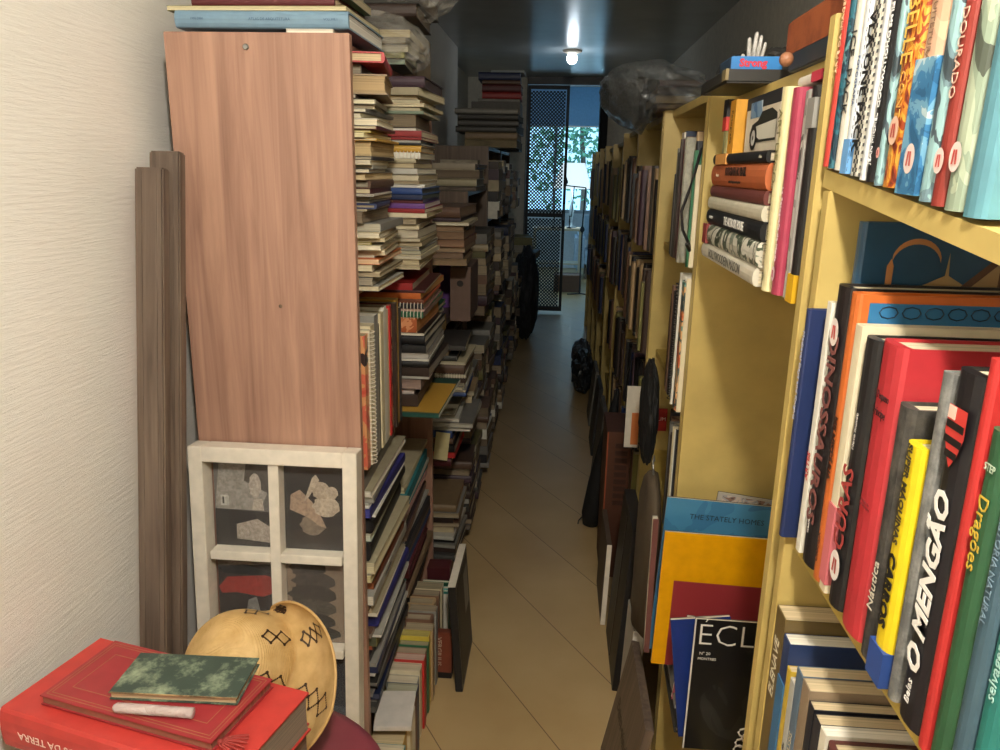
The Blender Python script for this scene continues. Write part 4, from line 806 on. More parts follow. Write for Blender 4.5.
# straw hat
HC = Vector((-.522, 1.165, .624)); HN = Vector((-.36, -.66, .66)).normalized()
hx = HN.cross(Vector((0, 0, 1))).normalized(); hy = HN.cross(hx)
HM = Matrix((hx, hy, HN)).transposed().to_4x4(); HM.translation = HC
UPW = math.atan2(hy.z, hx.z)
LEFT = math.atan2(Vector((-1, 0, .1)).dot(hy), Vector((-1, 0, .1)).dot(hx))
def hat_pt(s, th):
    """s 0..1 crown apex to crown foot, 1..2 brim"""
    if s <= 1:
        a = s*PI/2; r_ = .098*math.sin(a)**.85; z_ = .118*math.cos(a)**.8 if s < 1 else 0
        r_ *= 1 + .04*math.cos(2*th); z_ -= .010*math.exp(-(((r_-.05)/.03)**2))*(.5+.5*math.cos(2*th+.6))
    else:
        t = s-1; r_ = .098 + .075*t; z_ = -.012*math.sin(t*PI) + .030*t*t*math.sin(2*th+.4) + .014*t*math.sin(3*th)
        r_ *= 1 + .05*t*math.cos(2*th+1.1)
        lf = max(0, math.cos(th-LEFT)); r_ -= .055*t*lf; z_ -= .055*t*lf
        rt = max(0, math.cos(th-LEFT-PI)); r_ += .035*t*rt; up_ = max(0, math.cos(th-UPW)); r_ -= .066*t*up_*(1-.4*rt); r_ -= .055*t*max(0, -math.cos(th-UPW))**2
    return Vector((r_*math.cos(th), r_*math.sin(th), z_))
bm = BM(); NS, NT = 44, 72; g = []
for i in range(NS+1):
    s = .02 + 1.98*i/NS; g.append([bm.verts.new(hat_pt(s, 2*PI*j/NT)) for j in range(NT)])
ap = bm.verts.new(Vector((0, 0, g[0][0].co.z)))
for j in range(NT): bm.faces.new((ap, g[0][j], g[0][(j+1) % NT]))
for a, c in zip(g, g[1:]):
    for j in range(NT): bm.faces.new((a[j], a[(j+1) % NT], c[(j+1) % NT], c[j]))
m, nt, b = newmat('woven_straw'); b.inputs['Roughness'].default_value = .65
wv = tex(nt, 'ShaderNodeTexWave', (1, 1, 1), Scale=420.0, Distortion=1.0, Detail=2.0); wv.wave_type = 'RINGS'; wv.rings_direction = 'SPHERICAL'
nz = tex(nt, 'ShaderNodeTexNoise', (1, 1, 1), Scale=30.0, Detail=4.0)
rr = ramp(nt, nz.outputs['Fac'], [(.3, '#c29a5c'), (.7, '#dcb87c')]); nt.links.new(rr.outputs[0], b.inputs['Base Color'])
bump(nt, b, wv.outputs['Fac'], .5, .0015)
hat = obj('straw_hat', bm, m, smooth=True); tag(hat, 'woven straw hat with curled brim propped behind the red books', 'hat')
md = hat.modifiers.new('thickness', 'SOLIDIFY'); md.thickness = .0020; md.offset = 0
hat.matrix_world = HM
bm = BM(); tube(bm, [hat_pt(2, 2*PI*j/72) for j in range(73)], .0028, 6); obj('brim_edge', bm, paint('#c8a064', .6), hat, smooth=True)
bm = BM()
def dot(s, th, rad):
    p = hat_pt(s, th); e = .01
    n = (hat_pt(s+e, th)-p).cross(hat_pt(s, th+e)-p).normalized(); 
    if n.z < 0 and s > 1: n = -n
    if s <= 1 and n.dot(p) < 0: n = -n
    u = n.orthogonal().normalized(); v = n.cross(u); q = p + n*.0022
    for sg in ((1,) if s <= 1 else (1, -1)):
        q = p + n*.0022*sg
        bm.faces.new([bm.verts.new(q + rad*(u*math.cos(k*PI/3)+v*math.sin(k*PI/3))) for k in range(6)])
for th0 in [k*PI/4 for k in range(8)]:
    for (sa, sb, w) in ((.62, .78, .13), (.78, .94, .13), (1.14, 1.38, .12), (1.38, 1.62, .11), (1.62, 1.86, .10)):
        sm = (sa+sb)/2; P = [(sa, 0), (sm, w), (sb, 0), (sm, -w)]
        for i in range(4):
            (s0, t0), (s1, t1) = P[i], P[(i+1) % 4]
            for k in range(6): dot(s0+(s1-s0)*k/6, th0+t0+(t1-t0)*k/6, .0032 if k == 0 else .0019)
obj('openwork_pattern', bm, ink('#3a2410'), hat)

# multi-photo frame
FW, FH, FD = .360, .926, .046
r = empty('photo_frame', (-.757, 1.398, .002)); r.rotation_euler = (-.07, 0, 0); tag(r, 'white multi-opening photo frame leaning against the walnut side panel', 'photo frame')
M_FRAME = paint('#ebe2d2', .4)
def fb(n, x0, x1, z0, z1, y0=0, y1=FD, m_=M_FRAME): return obj(n, bbox(x0, x1, y0, y1, z0, z1, .0015), m_, r)
fb('frame_side', 0, .030, 0, FH); fb('frame_side', FW-.030, FW, 0, FH); fb('frame_top', .0302, FW-.0302, FH-.033, FH); fb('frame_bottom', .0302, FW-.0302, 0, .035)
fb('backing', .0355, FW-.0355, .0355, FH-.0355, FD-.004, FD-.001, paint('#7c7468', .7))
fb('divider', FW/2-.011, FW/2+.011, .0355, FH-.0355, .006, FD-.0045)
ch = (FH-.07-.02*3)/4
for k in range(3): 
    z_ = .035 + (k+1)*ch + k*.02
    fb('divider', .0355, FW/2-.0112, z_, z_+.02, .006, FD-.0045); fb('divider', FW/2+.0112, FW-.0355, z_, z_+.02, .006, FD-.0045)
def pic(x0, z0, w, h, bg, shapes, k):
    bm = BM(); y = FD-.0052; poly(bm, [(x0, y, z0), (x0+w, y, z0), (x0+w, y, z0+h), (x0, y, z0+h)], 0)
    mats = [paint(bg, .25)]
    for i, (c, pts) in enumerate(shapes):
        mats.append(paint(c, .25, .12, (40, 40, 40))); P = pts
        if pts[0] == 'e': _, cx, cz, rx, rz = pts; P = [(cx+rx*math.cos(2*PI*j/18)*(1+.1*math.sin(3*j)), cz+rz*math.sin(2*PI*j/18)) for j in range(18)]
        bm.faces.new([bm.verts.new((x0+w*p[0], y-.0002*(i+1), z0+h*p[1])) for p in P]).material_index = i+1
    o_ = obj('photo_print', bm, mats, r); return o_
cw = FW/2-.011-.0355; xs = [.0358, FW/2+.0115]; zsx = [.0355 + k*(ch+.02) for k in range(4)]
pic(xs[0], zsx[3], cw, ch, '#74706c', [('#34302e', [(0, 0), (1, 0), (1, .40), (0, .42)]), ('#a8a29a', [(0, .42), (.75, .42), (1, .8), (.7, 1), (.1, 1)]), ('#5c5650', [(.5, .75), (.95, .6), (1, 1), (.55, 1)]), ('#c4b8ac', ('e', .68, .70, .10, .14)), ('#b8aca0', [(.35, .08), (.9, .05), (1, .2), (.7, .32), (.35, .25)]), ('#d0ccc4', [(.10, .46), (.24, .46), (.24, .58), (.10, .58)]), ('#4a4642', [(.13, .48), (.16, .48), (.16, .56), (.13, .56)]), ('#c8bcae', [(.62, .42), (.82, .42), (.80, .55), (.66, .56)])], 0)
pic(xs[1], zsx[3], cw, ch, '#2c2826', [('#3a322e', [(0, 0), (1, 0), (1, .3), (0, .2)]), ('#8c7c6c', ('e', .45, .28, .20, .12)), ('#b49a84', [(.1, .62), (.25, .68), (.45, .55), (.62, .35), (.68, .25), (.55, .28), (.4, .36), (.08, .45)]), ('#c8b8a4', ('e', .68, .50, .22, .12)), ('#bcac98', ('e', .60, .68, .15, .10)), ('#c4b4a0', ('e', .78, .66, .10, .07)), ('#c8b8a4', [(.32, .55), (.40, .60), (.58, .80), (.52, .86), (.46, .82)])], 1)
pic(xs[0], zsx[2], cw, ch, '#3c3432', [('#94877c', [(0, .85), (1, .9), (1, 1), (0, 1)]), ('#a83c34', [(0, .60), (.15, .72), (.8, .76), (1, .72), (.95, .56), (.75, .50), (.3, .54), (.05, .52)]), ('#17181c', [(0, .82), (.45, .88), (.9, .80), (.7, .76), (.1, .76)]), ('#54443c', [(0, 0), (1, 0), (1, .26), (0, .30)]), ('#8c8884', [(.45, .30), (.70, .32), (.64, .50), (.5, .46)])], 2)
pic(xs[1], zsx[2], cw, ch, '#a08c78', [('#4c4640', ('e', .35, .88, .3, .12)), ('#57504a', ('e', .45, .72, .36, .11)), ('#4a443e', ('e', .42, .56, .40, .12)), ('#5c564e', ('e', .44, .40, .38, .11)), ('#3e3a36', ('e', .46, .24, .34, .10)), ('#2c2a28', ('e', .55, .10, .34, .08))], 3)
for k in (0, 1):
    pic(xs[0], zsx[k], cw, ch, '#5c5048', [('#8c7a68', [(0, 0), (1, 0), (1, .5), (0, .4)]), ('#34302e', ('e', .5, .6, .2, .25))], 4)
    pic(xs[1], zsx[k], cw, ch, '#2e3644', [('#4a5260', [(0, 0), (1, 0), (1, .3), (0, .35)]), ('#c0a890', ('e', .45, .6, .15, .2))], 5)
glass = plastic('frame_glass', .90, '#8c8c8c'); glass.node_tree.nodes['Principled BSDF'].inputs['Roughness'].default_value = .05
for l in list(glass.node_tree.links):
    if l.to_socket.name == 'Normal': glass.node_tree.links.remove(l)
for k in range(4):
    for x_ in xs: obj('glass_pane', bbox(x_, x_+cw-.0005, FD-.0075, FD-.0070, zsx[k], zsx[k]+ch), glass, r)
# planks
for x0, x1, zt_, yb, lab in ((-.776, -.722, 1.492, 1.14, 'front dark brown plank leaning on the textured wall'), (-.765, -.706, 1.522, 1.172, 'rear dark brown plank behind the front one, against the textured wall')):
    bm = bbox(0, x1-x0, 0, .026, 0, zt_+.02, .003); box(bm, .012, .014, -.0008, 0, .0, zt_+.015); box(bm, x1-x0-.014, x1-x0-.012, -.0008, 0, 0, zt_+.015)
    o = obj('plank', bm, M_PLANK, None, (x0, yb, .001)); o.rotation_euler = (-.172, 0, 0); tag(o, lab, 'plank', 'dark planks leaning on the wall')

# ================================================================== right side contents beyond the first bay
Y3 = 'second yellow bookcase'
row([(9, 'ivory', 0, '', dict(H=.22)), (10, 'green', 0, '', dict(H=.25)), (14, 'charcoal', 0, 'h', dict(H=.27)), (12, 'tan', 0, 'h', dict(H=.29, lean=0)), (42, 'dark_brown', '#8c7c64', 'h', dict(H=.27, dx=.012)), (24, 'grey', '#a8a090', 'h', dict(H=.28, dx=-.01, m=worn('#8c8c80', '#b0ac9c'))), (16, 'dark_brown', 0, '', dict(H=.27)), (26, 'rust', 0, 'h', dict(H=.275)), (10, 'maroon', 0, '', dict(H=.28)), (20, 'brown', 0, 'h', dict(H=.285)),
     (18, 'dark_brown', 0, '', dict(H=.28)), (22, 'dark_grey', 0, 'h', dict(H=.25)), (18, 'grey', 0, '', dict(H=.26)), (16, 'tan', 0, '', dict(H=.22)), (24, 'charcoal', 0, '', dict(H=.20))], 1.735, 1.2965, .290, f'upper shelf of the {Y3}', 'upright books on the upper shelf of the second yellow bookcase', 'R', .27, .2, .006)
o = obj('binder', bbox(0, .24, 0, .05, 0, .31, .002), paint('#1f2c44', .4), None, (.33, 2.16, 1.2965)); tag(o, 'tall navy binder with white edge behind the brown books', 'binder'); obj('white_edge', bbox(-.004, -.0005, .002, .048, .003, .307), M_WHITE, o); obj('lining', bbox(.002, .238, -.001, -.0003, .24, .308), ink('#26344c'), o)
crumple('ornament', (.36, 1.80, 1.583), (.028, .035, .024), paint('#8c2c30', .35), 'small dark red rounded ornament lying on the upright books', 3.3, .1, 'ornament')
A_OR = art(['#c8643a', '#d8824c', '#3c4c4c', '#e0b07c', '#5c8c84', '#a03c2c'], 11)
row([(7, 'ivory', 0, '', dict(H=.31)), (34, 'orange', '#c8b49c', '', dict(H=.30, m=A_OR, dx=-.004, c='orange illustrated')), (6, 'white', 0, '', dict(H=.31)), (10, 'charcoal', 0, '', dict(H=.30)), (12, 'white', 0, '', dict(H=.315, dx=-.006)), (14, 'navy', 0, 'k', dict(H=.31)), (18, 'dark_grey', 0, 'k', dict(H=.29)), (18, 'grey', 0, '', dict(H=.29)), (14, 'grey', 0, '', dict(H=.28)), (26, 'charcoal', 0, 'h', dict(H=.26)), (20, 'brown', 0, '', dict(H=.27)), (24, 'tan', 0, '', dict(H=.2)), (30, 'dark_brown', 0, 'h', dict(H=.24))],
    1.73, .9615, .292, f'middle shelf of the {Y3}', 'upright books on the middle shelf of the second yellow bookcase', 'R', .28, .2, .004)
row([(12, 'tan', 0, ''), (10, 'charcoal', 0, ''), (8, 'white', 0, ''), (14, 'green', 0, ''), (10, 'black', 0, ''), (12, 'cream', 0, ''), (26, 'dark_brown', 0, 'h'), (30, 'grey', 0, 'h'), (26, 'brown', 0, 'h'), (34, 'charcoal', 0, 'h')], 1.74, .6215, .30, f'low shelf of the {Y3}', 'upright books on the low shelf of the second yellow bookcase', 'R', .27, .2, .008)
row([(30, 'dark_brown', 0, 'h'), (26, 'brown', 0, 'h'), (30, 'dark_grey', 0, 'h'), (24, 'tan', 0, ''), (34, 'maroon', 0, 'h')], 1.74, .3015, .32, f'lowest shelf of the {Y3}', 'upright books on the lowest shelf of the second yellow bookcase', 'R', .25, .2, .008)
# paper sheets on the front edge between the second and third yellow cases
o = obj('paper_sheet', bbox(0, .045, 0, .002, 0, .21), paint('#d0c8b8', .6), None, (.292, 2.40, .63)); o.location = (.245, 2.415, .62); tag(o, 'white paper sheet with orange foot taped to a yellow post', 'paper'); obj('orange_area', bbox(.02, .0445, -.0006, 0, .01, .12), ink('#c8743c'), o)
o = obj('sign', bbox(0, .06, 0, .003, 0, .075), paint('#a82c28', .4), None, (.302, 2.30, .78)); o.location = (.31, 2.36, .70); tag(o, 'small red card with white lettering inside the second yellow bookcase', 'card')
put_text('lettering', 'OXUM', .018, '#e0d4cc', o, Matrix.Translation((.03, -.0008, .04)) @ XR)
for ui in range(2, 9):
    a, b_ = RY[ui]; bds = ([.3, .62, .96, 1.295] if ui % 2 else [.3, .6, .93, 1.25])
    for si, z0 in enumerate(bds):
        if si == 0 and ui > 4: continue
        Y = a + .022; k = 0; sp = []
        lo, hi = ((22, 44) if ui < 4 else (40, 80))
        while Y + hi/1000 < b_ - .022:
            T = R(lo, hi); sp.append((T, random.choice(['dark_brown', 'charcoal', 'brown', 'tan', 'dark_grey', 'black', 'olive', 'navy', 'plum', 'tan']), 0, 'h' if T > 30 else '', {})); Y += T/1000 + .0012
            if R(0, 1) < .08: break
        row(sp, a+.022, z0+.0015, .293+R(-.01, .012), f'{ORDS[si]} shelf, {RN[ui].split(" ")[0]} yellow case', f'upright volumes in the {RN[ui].split(" ")[0]} yellow bookcase', 'R', .25, .2, .012)

# on top of the yellow cases
o = obj('case', bbox(0, .15, 0, .24, 0, .022, .003), paint('#26241f', .4), None, (.272, 1.40, 1.6475)); tag(o, 'flat black case under the small blue box, on the yellow bookcase', 'case'); obj('brass_corner', bbox(-.001, .004, -.001, .03, .004, .022), paint('#8c7c54', .4), o)
o = obj('box', bbox(0, .085, 0, .10, 0, .022, .001), paint('#2f7cc0', .35), None, (.283, 1.42, 1.6700)); tag(o, 'small blue box with red lettering on the black case', 'box')
obj('dark_side', bbox(-.0006, -.0001, .004, .096, .002, .020), ink('#223a54'), o); put_text('lettering', 'Strong', .017, '#c83048', o, Matrix.Translation((.036, -.0008, .011)) @ XR, bold=.0008)
bm = bbox(0, .075, 0, .34, 0, .055, .004)
o = obj('wooden_block', bm, worn('#a0542c', '#7c3c20', 14), None, (.345, .985, 1.6742)); tag(o, 'reddish brown wooden block on the shelf top beside the blue box', 'block')
o2 = obj('case', bbox(0, .10, 0, .26, 0, .026, .002), paint('#2c3438', .4), None, (.335, 1.0, 1.6475)); tag(o2, 'thin dark board under the reddish wooden block', 'board')
o = obj('camera', bbox(0, .07, 0, .12, 0, .035, .004), paint('#26262a', .4), None, (.36, 1.06, 1.7300)); tag(o, 'black and silver device resting on the reddish wooden block', 'device')
obj('silver_top', bbox(-.003, .05, .005, .11, .0352, .043, .002), M_STEEL, o); obj('dial', lathe(BM(), [(0, 0), (.012, 0), (.012, .006), (0, .006)], 20, Matrix.Translation((.06, .06, .036))), M_STEEL, o)
o = obj('wooden_ball', lathe(BM(), [(0, -.010)] + [(.010*math.cos(a), .010*math.sin(a)) for a in [-PI/2+PI*k/10 for k in range(1, 10)]] + [(0, .010)], 20), paint('#9c6a4c', .4), None, (.314, 1.195, 1.6578), smooth=True); tag(o, 'small round wooden ball in front of the black case', 'ball')
# little cast hand: palm with raised fingers
r = empty('hand_sculpture', (.352, 1.56, 1.6702)); r.scale = (.62, .8, .72); tag(r, 'small silver-white sculpted hand with raised fingers', 'sculpture')
bm = BM(); SK = [((0, 0, 0), .020), ((0, 0, .03), .021), ((.0, 0, .052), .021)]
tube(bm, [p for p, _ in SK], [q for _, q in SK], 14)
obj('palm', bm, worn('#b8b4ae', '#e0dcd8', 60), r, smooth=True)
for nm_, pts, rr0 in (('index_finger', [(-.016, 0, .050), (-.020, -.003, .078), (-.022, -.006, .096)], .0068), ('middle_finger', [(-.004, 0, .052), (-.003, -.002, .086), (-.001, -.004, .110)], .0070), ('ring_finger', [(.008, 0, .052), (.011, -.001, .082), (.013, -.002, .102)], .0066), ('little_finger', [(.018, 0, .048), (.024, 0, .070), (.027, -.001, .086)], .0056), ('thumb', [(-.018, -.004, .018), (-.034, -.008, .036), (-.038, -.010, .056)], .0072)):
    obj(nm_, tube(BM(), pts + [tuple(Vector(pts[-1])+Vector((0, 0, .004)))], [rr0, rr0*.95, rr0*.8, rr0*.4], 10), worn('#b8b4ae', '#e0dcd8', 60), r, smooth=True)
# bag of books on the tops
pile([(26, 'brown', '#a08c6c', 'h'), (22, 'tan', '#b09a78', 'f'), (24, 'dark_brown', '#a8906c', 'h'), (20, 'maroon', '#a08870', 'h')], 1.6765, 'pile inside the grey bag on the yellow cases', 'books in the grey bag on the yellow bookcases', 'end', 'L', .46, 2.50, .17, .26)
crumple('plastic_bag', (.30, 2.62, 1.715), (.18, .36, .088), M_BAG2, 'large translucent grey plastic bag draped over the yellow bookcase tops', 5.3, .11, rot=(-.06, .30, .05), flatz=1.678, xmin=.27)
crumple('bundle', (.50, 2.1, 1.735), (.10, .16, .06), paint('#3c3a38', .7), 'dark cloth bundle behind the grey bag on the yellow bookcases', 8.3, .2, 'bundle', flatz=1.6765)
o = obj('bottle', lathe(BM(), [(0, 0), (.022, 0), (.024, .01), (.024, .12), (.018, .135), (.010, .15), (.010, .175), (0, .175)], 20), paint('#1c1c20', .2), None, (.34, 3.4, 1.68), smooth=True); tag(o, 'dark slender bottle standing far along the yellow bookcase tops', 'bottle'); obj('cap', lathe(BM(), [(0, .1752), (.012, .1752), (.012, .19), (0, .19)], 14), M_STEEL, o)

# ------------------------------------------------------------------ leaning against the yellow cases, on the floor
b_, h = leaning('wooden_board', 1.42, 1.75, .178, .240, .335, .020, M_PLANK, 'dark brown carved wooden board on the floor, lower right of the aisle', 'board')
put_text('carved_lettering', 'Bem-vindos', .05, '#33271f', b_, Matrix.Translation((-.0106, 0, h*.55)) @ Matrix((Vector((0, -1, 0)), Vector((0, 0, 1)), Vector((-1, 0, 0)))).transposed().to_4x4())
b_, h = leaning('magazine_holder', 1.80, 1.96, .245, .255, .33, .030, paint('#c8c4bc', .5), 'narrow white upright slipcase between the carved board and black portfolio', 'slipcase')
b_, h = leaning('portfolio', 1.99, 2.30, .232, .262, .52, .036, paint('#1c1b1c', .5), 'tall black portfolio leaning on the yellow bookcase', 'portfolio')
obj('strap', bbox(-.0195, -.0182, -.01, .01, .02, h-.02), M_WIRE, b_)
b_, h = leaning('framed_board', 2.34, 2.62, .205, .212, .30, .016, paint('#57483c', .6), 'grey-brown board with white front edge standing on the floor', 'board')
obj('white_edge', bbox(-.008, .008, -.1425, -.1403, 0, h, .0005), M_WHITE, b_)
o = obj('wooden_box', bbox(0, .085, 0, .24, 0, .585, .002), paint('#54301f', .6), None, (.21, 2.66, .001)); tag(o, 'tall narrow reddish brown wooden box against the yellow cases', 'box')
obj('orange_edge', bbox(-.0012, .004, -.0012, .0, .0, .585), paint('#9c4c2c', .6), o); bm = BM()
for k in range(9): box(bm, .03, .075, -.0016, 0, .30+k*.028, .318+k*.028)
obj('slatted_panel', bm, ink('#3c2014'), o)
# brown garment on a hanger
r = empty('garment', (.262, 1.825, 0)); tag(r, 'brown garment on a wire hanger against the yellow bookcase', 'garment')
prof = [(.84, .012, .02), (.80, .018, .08), (.74, .024, .10), (.60, .026, .105), (.45, .028, .11), (.30, .030, .11)]; bm = BM(); rg = []
for z_, tx, ty in prof: rg.append([bm.verts.new((tx*math.cos(t)*(1+.15*math.sin(5*t+z_*9)), ty*math.sin(t), z_*.75+.14)) for t in [2*PI*i/28 for i in range(28)]])
for A_, B_ in zip(rg, rg[1:]):
    for i in range(28): bm.faces.new((A_[i], A_[(i+1) % 28], B_[(i+1) % 28], B_[i]))
bm.faces.new(rg[0]); bm.faces.new(rg[-1][::-1]); obj('cloth', bm, paint('#4f4232', .8), r, smooth=True)
obj('hanger', tube(BM(), [(0, -.09, .70), (0, -.02, .765), (0, 0, .78), (0, .012, .80), (0, 0, .815), (0, -.012, .805)], .0022, 6), M_STEEL, r)
# black tapering umbrella cover leaning in the aisle
r = empty('umbrella_bag', (.2, 3.12, 0)); tag(r, 'black tapering cloth bag leaning beside the narrow wooden box', 'bag')
bm = BM(); rg = []
for z_, cx, tx, ty in [(.002, -.005, .035, .045), (.06, 0, .047, .06), (.20, .018, .044, .06), (.36, .04, .034, .05), (.50, .06, .022, .035), (.60, .075, .010, .016), (.62, .078, .004, .006)]:
    rg.append([bm.verts.new((cx+tx*math.cos(t)*(1+.08*math.sin(4*t)), ty*math.sin(t), z_)) for t in [2*PI*i/20 for i in range(20)]])
for A_, B_ in zip(rg, rg[1:]):
    for i in range(20): bm.faces.new((A_[i], A_[(i+1) % 20], B_[(i+1) % 20], B_[i]))
bm.faces.new(rg[0]); bm.faces.new(rg[-1][::-1]); obj('cloth', bm, paint('#141415', .8), r, smooth=True)
obj('cord', tube(BM(), [(-.045, 0, .03), (-.06, -.01, .015), (-.062, -.02, .004)], .003, 6), M_BLACK, r)
# black bag hanging on the second yellow case
crumple('bag', (.270, 2.05, .86), (.022, .10, .14), paint('#151515', .75), 'black cloth bag hanging on the front of the second yellow bookcase', 9.1, .15, 'bag')
for k, (x_, y_, c, lab) in enumerate([(.225, 3.55, '#54504c', 'grey panel leaning on the fourth yellow bookcase'), (.235, 4.1, '#2c2c2e', 'dark panel leaning by the fifth yellow bookcase'), (.24, 4.6, '#6c6a64', 'pale grey panel leaning by the sixth yellow bookcase')]):
    leaning('panel', y_-.15, y_+.15, x_, x_+.03, .42-.04*k, .02, paint(c, .6), lab, 'panel')
crumple('plastic_bag', (.215, 5.3, .13), (.075, .26, .13), paint('#2c3034', .4), 'dark crumpled bag on the floor by the right cases', 7.7, .22, flatz=.002)
crumple('plastic_bag', (.225, 5.95, .10), (.07, .2, .10), paint('#565c62', .4), 'grey crumpled bag behind the dark one on the floor', 3.7, .22, flatz=.002)

# ================================================================== doorway and the room beyond
DY = 8.22
r = empty('perforated_screen', (-.35, DY, 0)); tag(r, 'tall black perforated metal door leaf at the end of the aisle', 'door leaf')
SW, S0, S1 = .42, .03, 2.32
for n_, a, b_, c, d in (('stile', 0, .03, S0, S1), ('stile', SW-.03, SW, S0, S1), ('rail', .0302, SW-.0302, S0, S0+.05), ('rail', .0302, SW-.0302, S1-.04, S1), ('rail', .0302, SW-.0302, 1.02, 1.06)):
    obj(n_, bbox(a, b_, -.012, .012, c, d, .001), M_IRON, r)
def perforated(x0, x1, z0, z1, p=.0175, hr=.0062):
    bm = BM(); nx = int((x1-x0)/p); nz = int((z1-z0)/p); vs = {}
    def V(i, j):
        if (i, j) not in vs: vs[(i, j)] = bm.verts.new((x0+i*p, 0, z0+j*p))
        return vs[(i, j)]
    for i in range(nx):
        for j in range(nz):
            q = [V(i, j), V(i+1, j), V(i+1, j+1), V(i, j+1)]
            if (i+j) % 2: bm.faces.new(q); continue
            cx, cz = x0+(i+.5)*p, z0+(j+.5)*p; h_ = [bm.verts.new((cx+hr*a, 0, cz+hr*c)) for a, c in ((-1, -1), (1, -1), (1, 1), (-1, 1))]
            for k in range(4): bm.faces.new((q[k], q[(k+1) % 4], h_[(k+1) % 4], h_[k]))
    return bm
for z0_, z1_ in ((S0+.05, 1.02), (1.06, S1-.04)):
    o = obj('perforated_sheet', perforated(.03, SW-.03, z0_, z1_), M_IRON, r); mdd = o.modifiers.new('t', 'SOLIDIFY'); mdd.thickness = .0015
obj('door_handle', tube(BM(), [(SW-.015, -.013, 1.15), (SW-.015, -.04, 1.15), (SW-.015, -.04, 1.0), (SW-.015, -.013, 1.0)], .006), M_STEEL, r)
fr = struct(obj('door_1', box(box(box(BM(), -.36, -.352, 8.2, 8.3, 0, 2.33), .40, .45, 8.2, 8.3, 0, 2.33), -.36, .45, 8.2, 8.3, 2.325, 2.40), M_BLACK))
o = obj('curtain', bbox(.372, .45, 7.95, 8.19, .02, 2.28, .02), paint('#131518', .85), None); tag(o, 'dark curtain hanging at the right edge of the doorway', 'curtain')
# beyond
Mgl = plastic('window_glass', .9, '#ffffff')
bm = BM(); 
for x_ in (-.9, -.1, .7, 1.46): box(bm, x_, x_+.04, 12.30, 12.36, .85, 2.7)
box(bm, -.9, 1.5, 12.30, 12.36, .85, .90); box(bm, -.9, 1.5, 12.30, 12.36, 2.65, 2.70); struct(obj('window_1', bm, paint('#8c9298', .4)))
r = tag(obj('roller_blind', bbox(-.86, 1.46, 12.22, 12.226, 2.15, 2.72), paint('#7fa4c6', .7), None), 'pale blue roller blind half lowered over the far window', 'blind'); obj('bottom_bar', bbox(-.86, 1.46, 12.218, 12.228, 2.128, 2.149), M_STEEL, r)
# tree outside
r = empty('tree', (.35, 15.0, 0)); tag(r, 'leafy green tree outside the far window', 'tree')
obj('trunk', tube(BM(), [(.1, 0, -.5), (.12, 0, 1.2), (.0, .1, 2.6)], [.07, .06, .03]), M_DARKWOOD, r)
bm = BM(); rl = random.Random(5)
for i in range(1500):
    p = Vector((rl.gauss(0, .75), rl.gauss(0, .35), 2.0+rl.gauss(0, .55))); u = Vector((rl.uniform(-1, 1), rl.uniform(-1, 1), rl.uniform(-1, 1))).normalized(); v = u.orthogonal().normalized(); s_ = rl.uniform(.04, .085)
    bm.faces.new([bm.verts.new(p+q) for q in (u*s_, v*s_*.5, -u*s_, -v*s_*.5)])
m, nt, b = newmat('leaves'); b.inputs['Roughness'].default_value = .5; t = tex(nt, 'ShaderNodeTexNoise', (1, 1, 1), Scale=5.0)
rr = ramp(nt, t.outputs['Fac'], [(.35, '#2c5c3c'), (.65, '#7cb488')]); nt.links.new(rr.outputs[0], b.inputs['Base Color']); obj('foliage', bm, m, r)
# console table, lamp, wrought iron stand, armchair
r = empty('console_table', (.17, 10.3, 0)); tag(r, 'pale console table carrying the bright lamp beyond the doorway', 'table')
M_PALE = paint('#c0ac8c', .5)
obj('table_top', bbox(-.50, .16, -.18, .18, .74, .77, .003), M_PALE, r); obj('lower_shelf', bbox(-.47, .13, -.15, .15, .30, .32, .002), M_PALE, r)
for x_ in (-.47, .13):
    for y_ in (-.15, .15): obj('leg', bbox(x_-.015, x_+.015, y_-.015, y_+.015, .001, .739, .002), M_PALE, r)
r = empty('table_lamp', (.17, 10.32, .771)); tag(r, 'white table lamp with wide glowing shade beyond the doorway', 'lamp')
obj('base', lathe(BM(), [(0, 0), (.07, 0), (.07, .012), (.02, .03), (.016, .10), (.03, .16), (.03, .24), (.012, .32), (.010, .55), (0, .55)], 24), paint('#b8c4c8', .3), r, smooth=True)
obj('lamp_shade', lathe(BM(), [(.24, .50), (.15, .82), (.147, .82), (.237, .50)], 36), glow('#e6f6fa', .9), r, smooth=True)
light('table_lamp_light', 'POINT', (.17, 10.32, 1.42), 6, (.85, .95, 1), .05)
r = empty('iron_stand', (.20, 9.6, 0)); tag(r, 'slender wrought iron stand in front of the console table', 'stand')
obj('post', tube(BM(), [(.10, 0, .01), (.10, 0, .75), (.11, 0, .80), (.10, 0, .85), (.12, 0, 1.30)], .009), M_IRON, r); obj('arm', tube(BM(), [(.12, 0, 1.30), (-.12, 0, 1.32)], .007), M_IRON, r)
obj('finial', lathe(BM(), [(0, -.05), (.03, -.01), (.03, .01), (0, .06)], 12, Matrix.Translation((.10, 0, .80))), M_IRON, r); obj('foot', tube(BM(), [(-.05, -.05, .008), (.10, 0, .012), (.24, -.05, .008)], .008), M_IRON, r)
obj('hanging_chain', tube(BM(), [(-.02, 0, 1.31), (-.03, 0, 1.1), (-.04, 0, .95)], .006), M_IRON, r); obj('finial', lathe(BM(), [(0, -.05), (.025, 0), (0, .07)], 12, Matrix.Translation((-.12, 0, 1.36))), M_IRON, r)
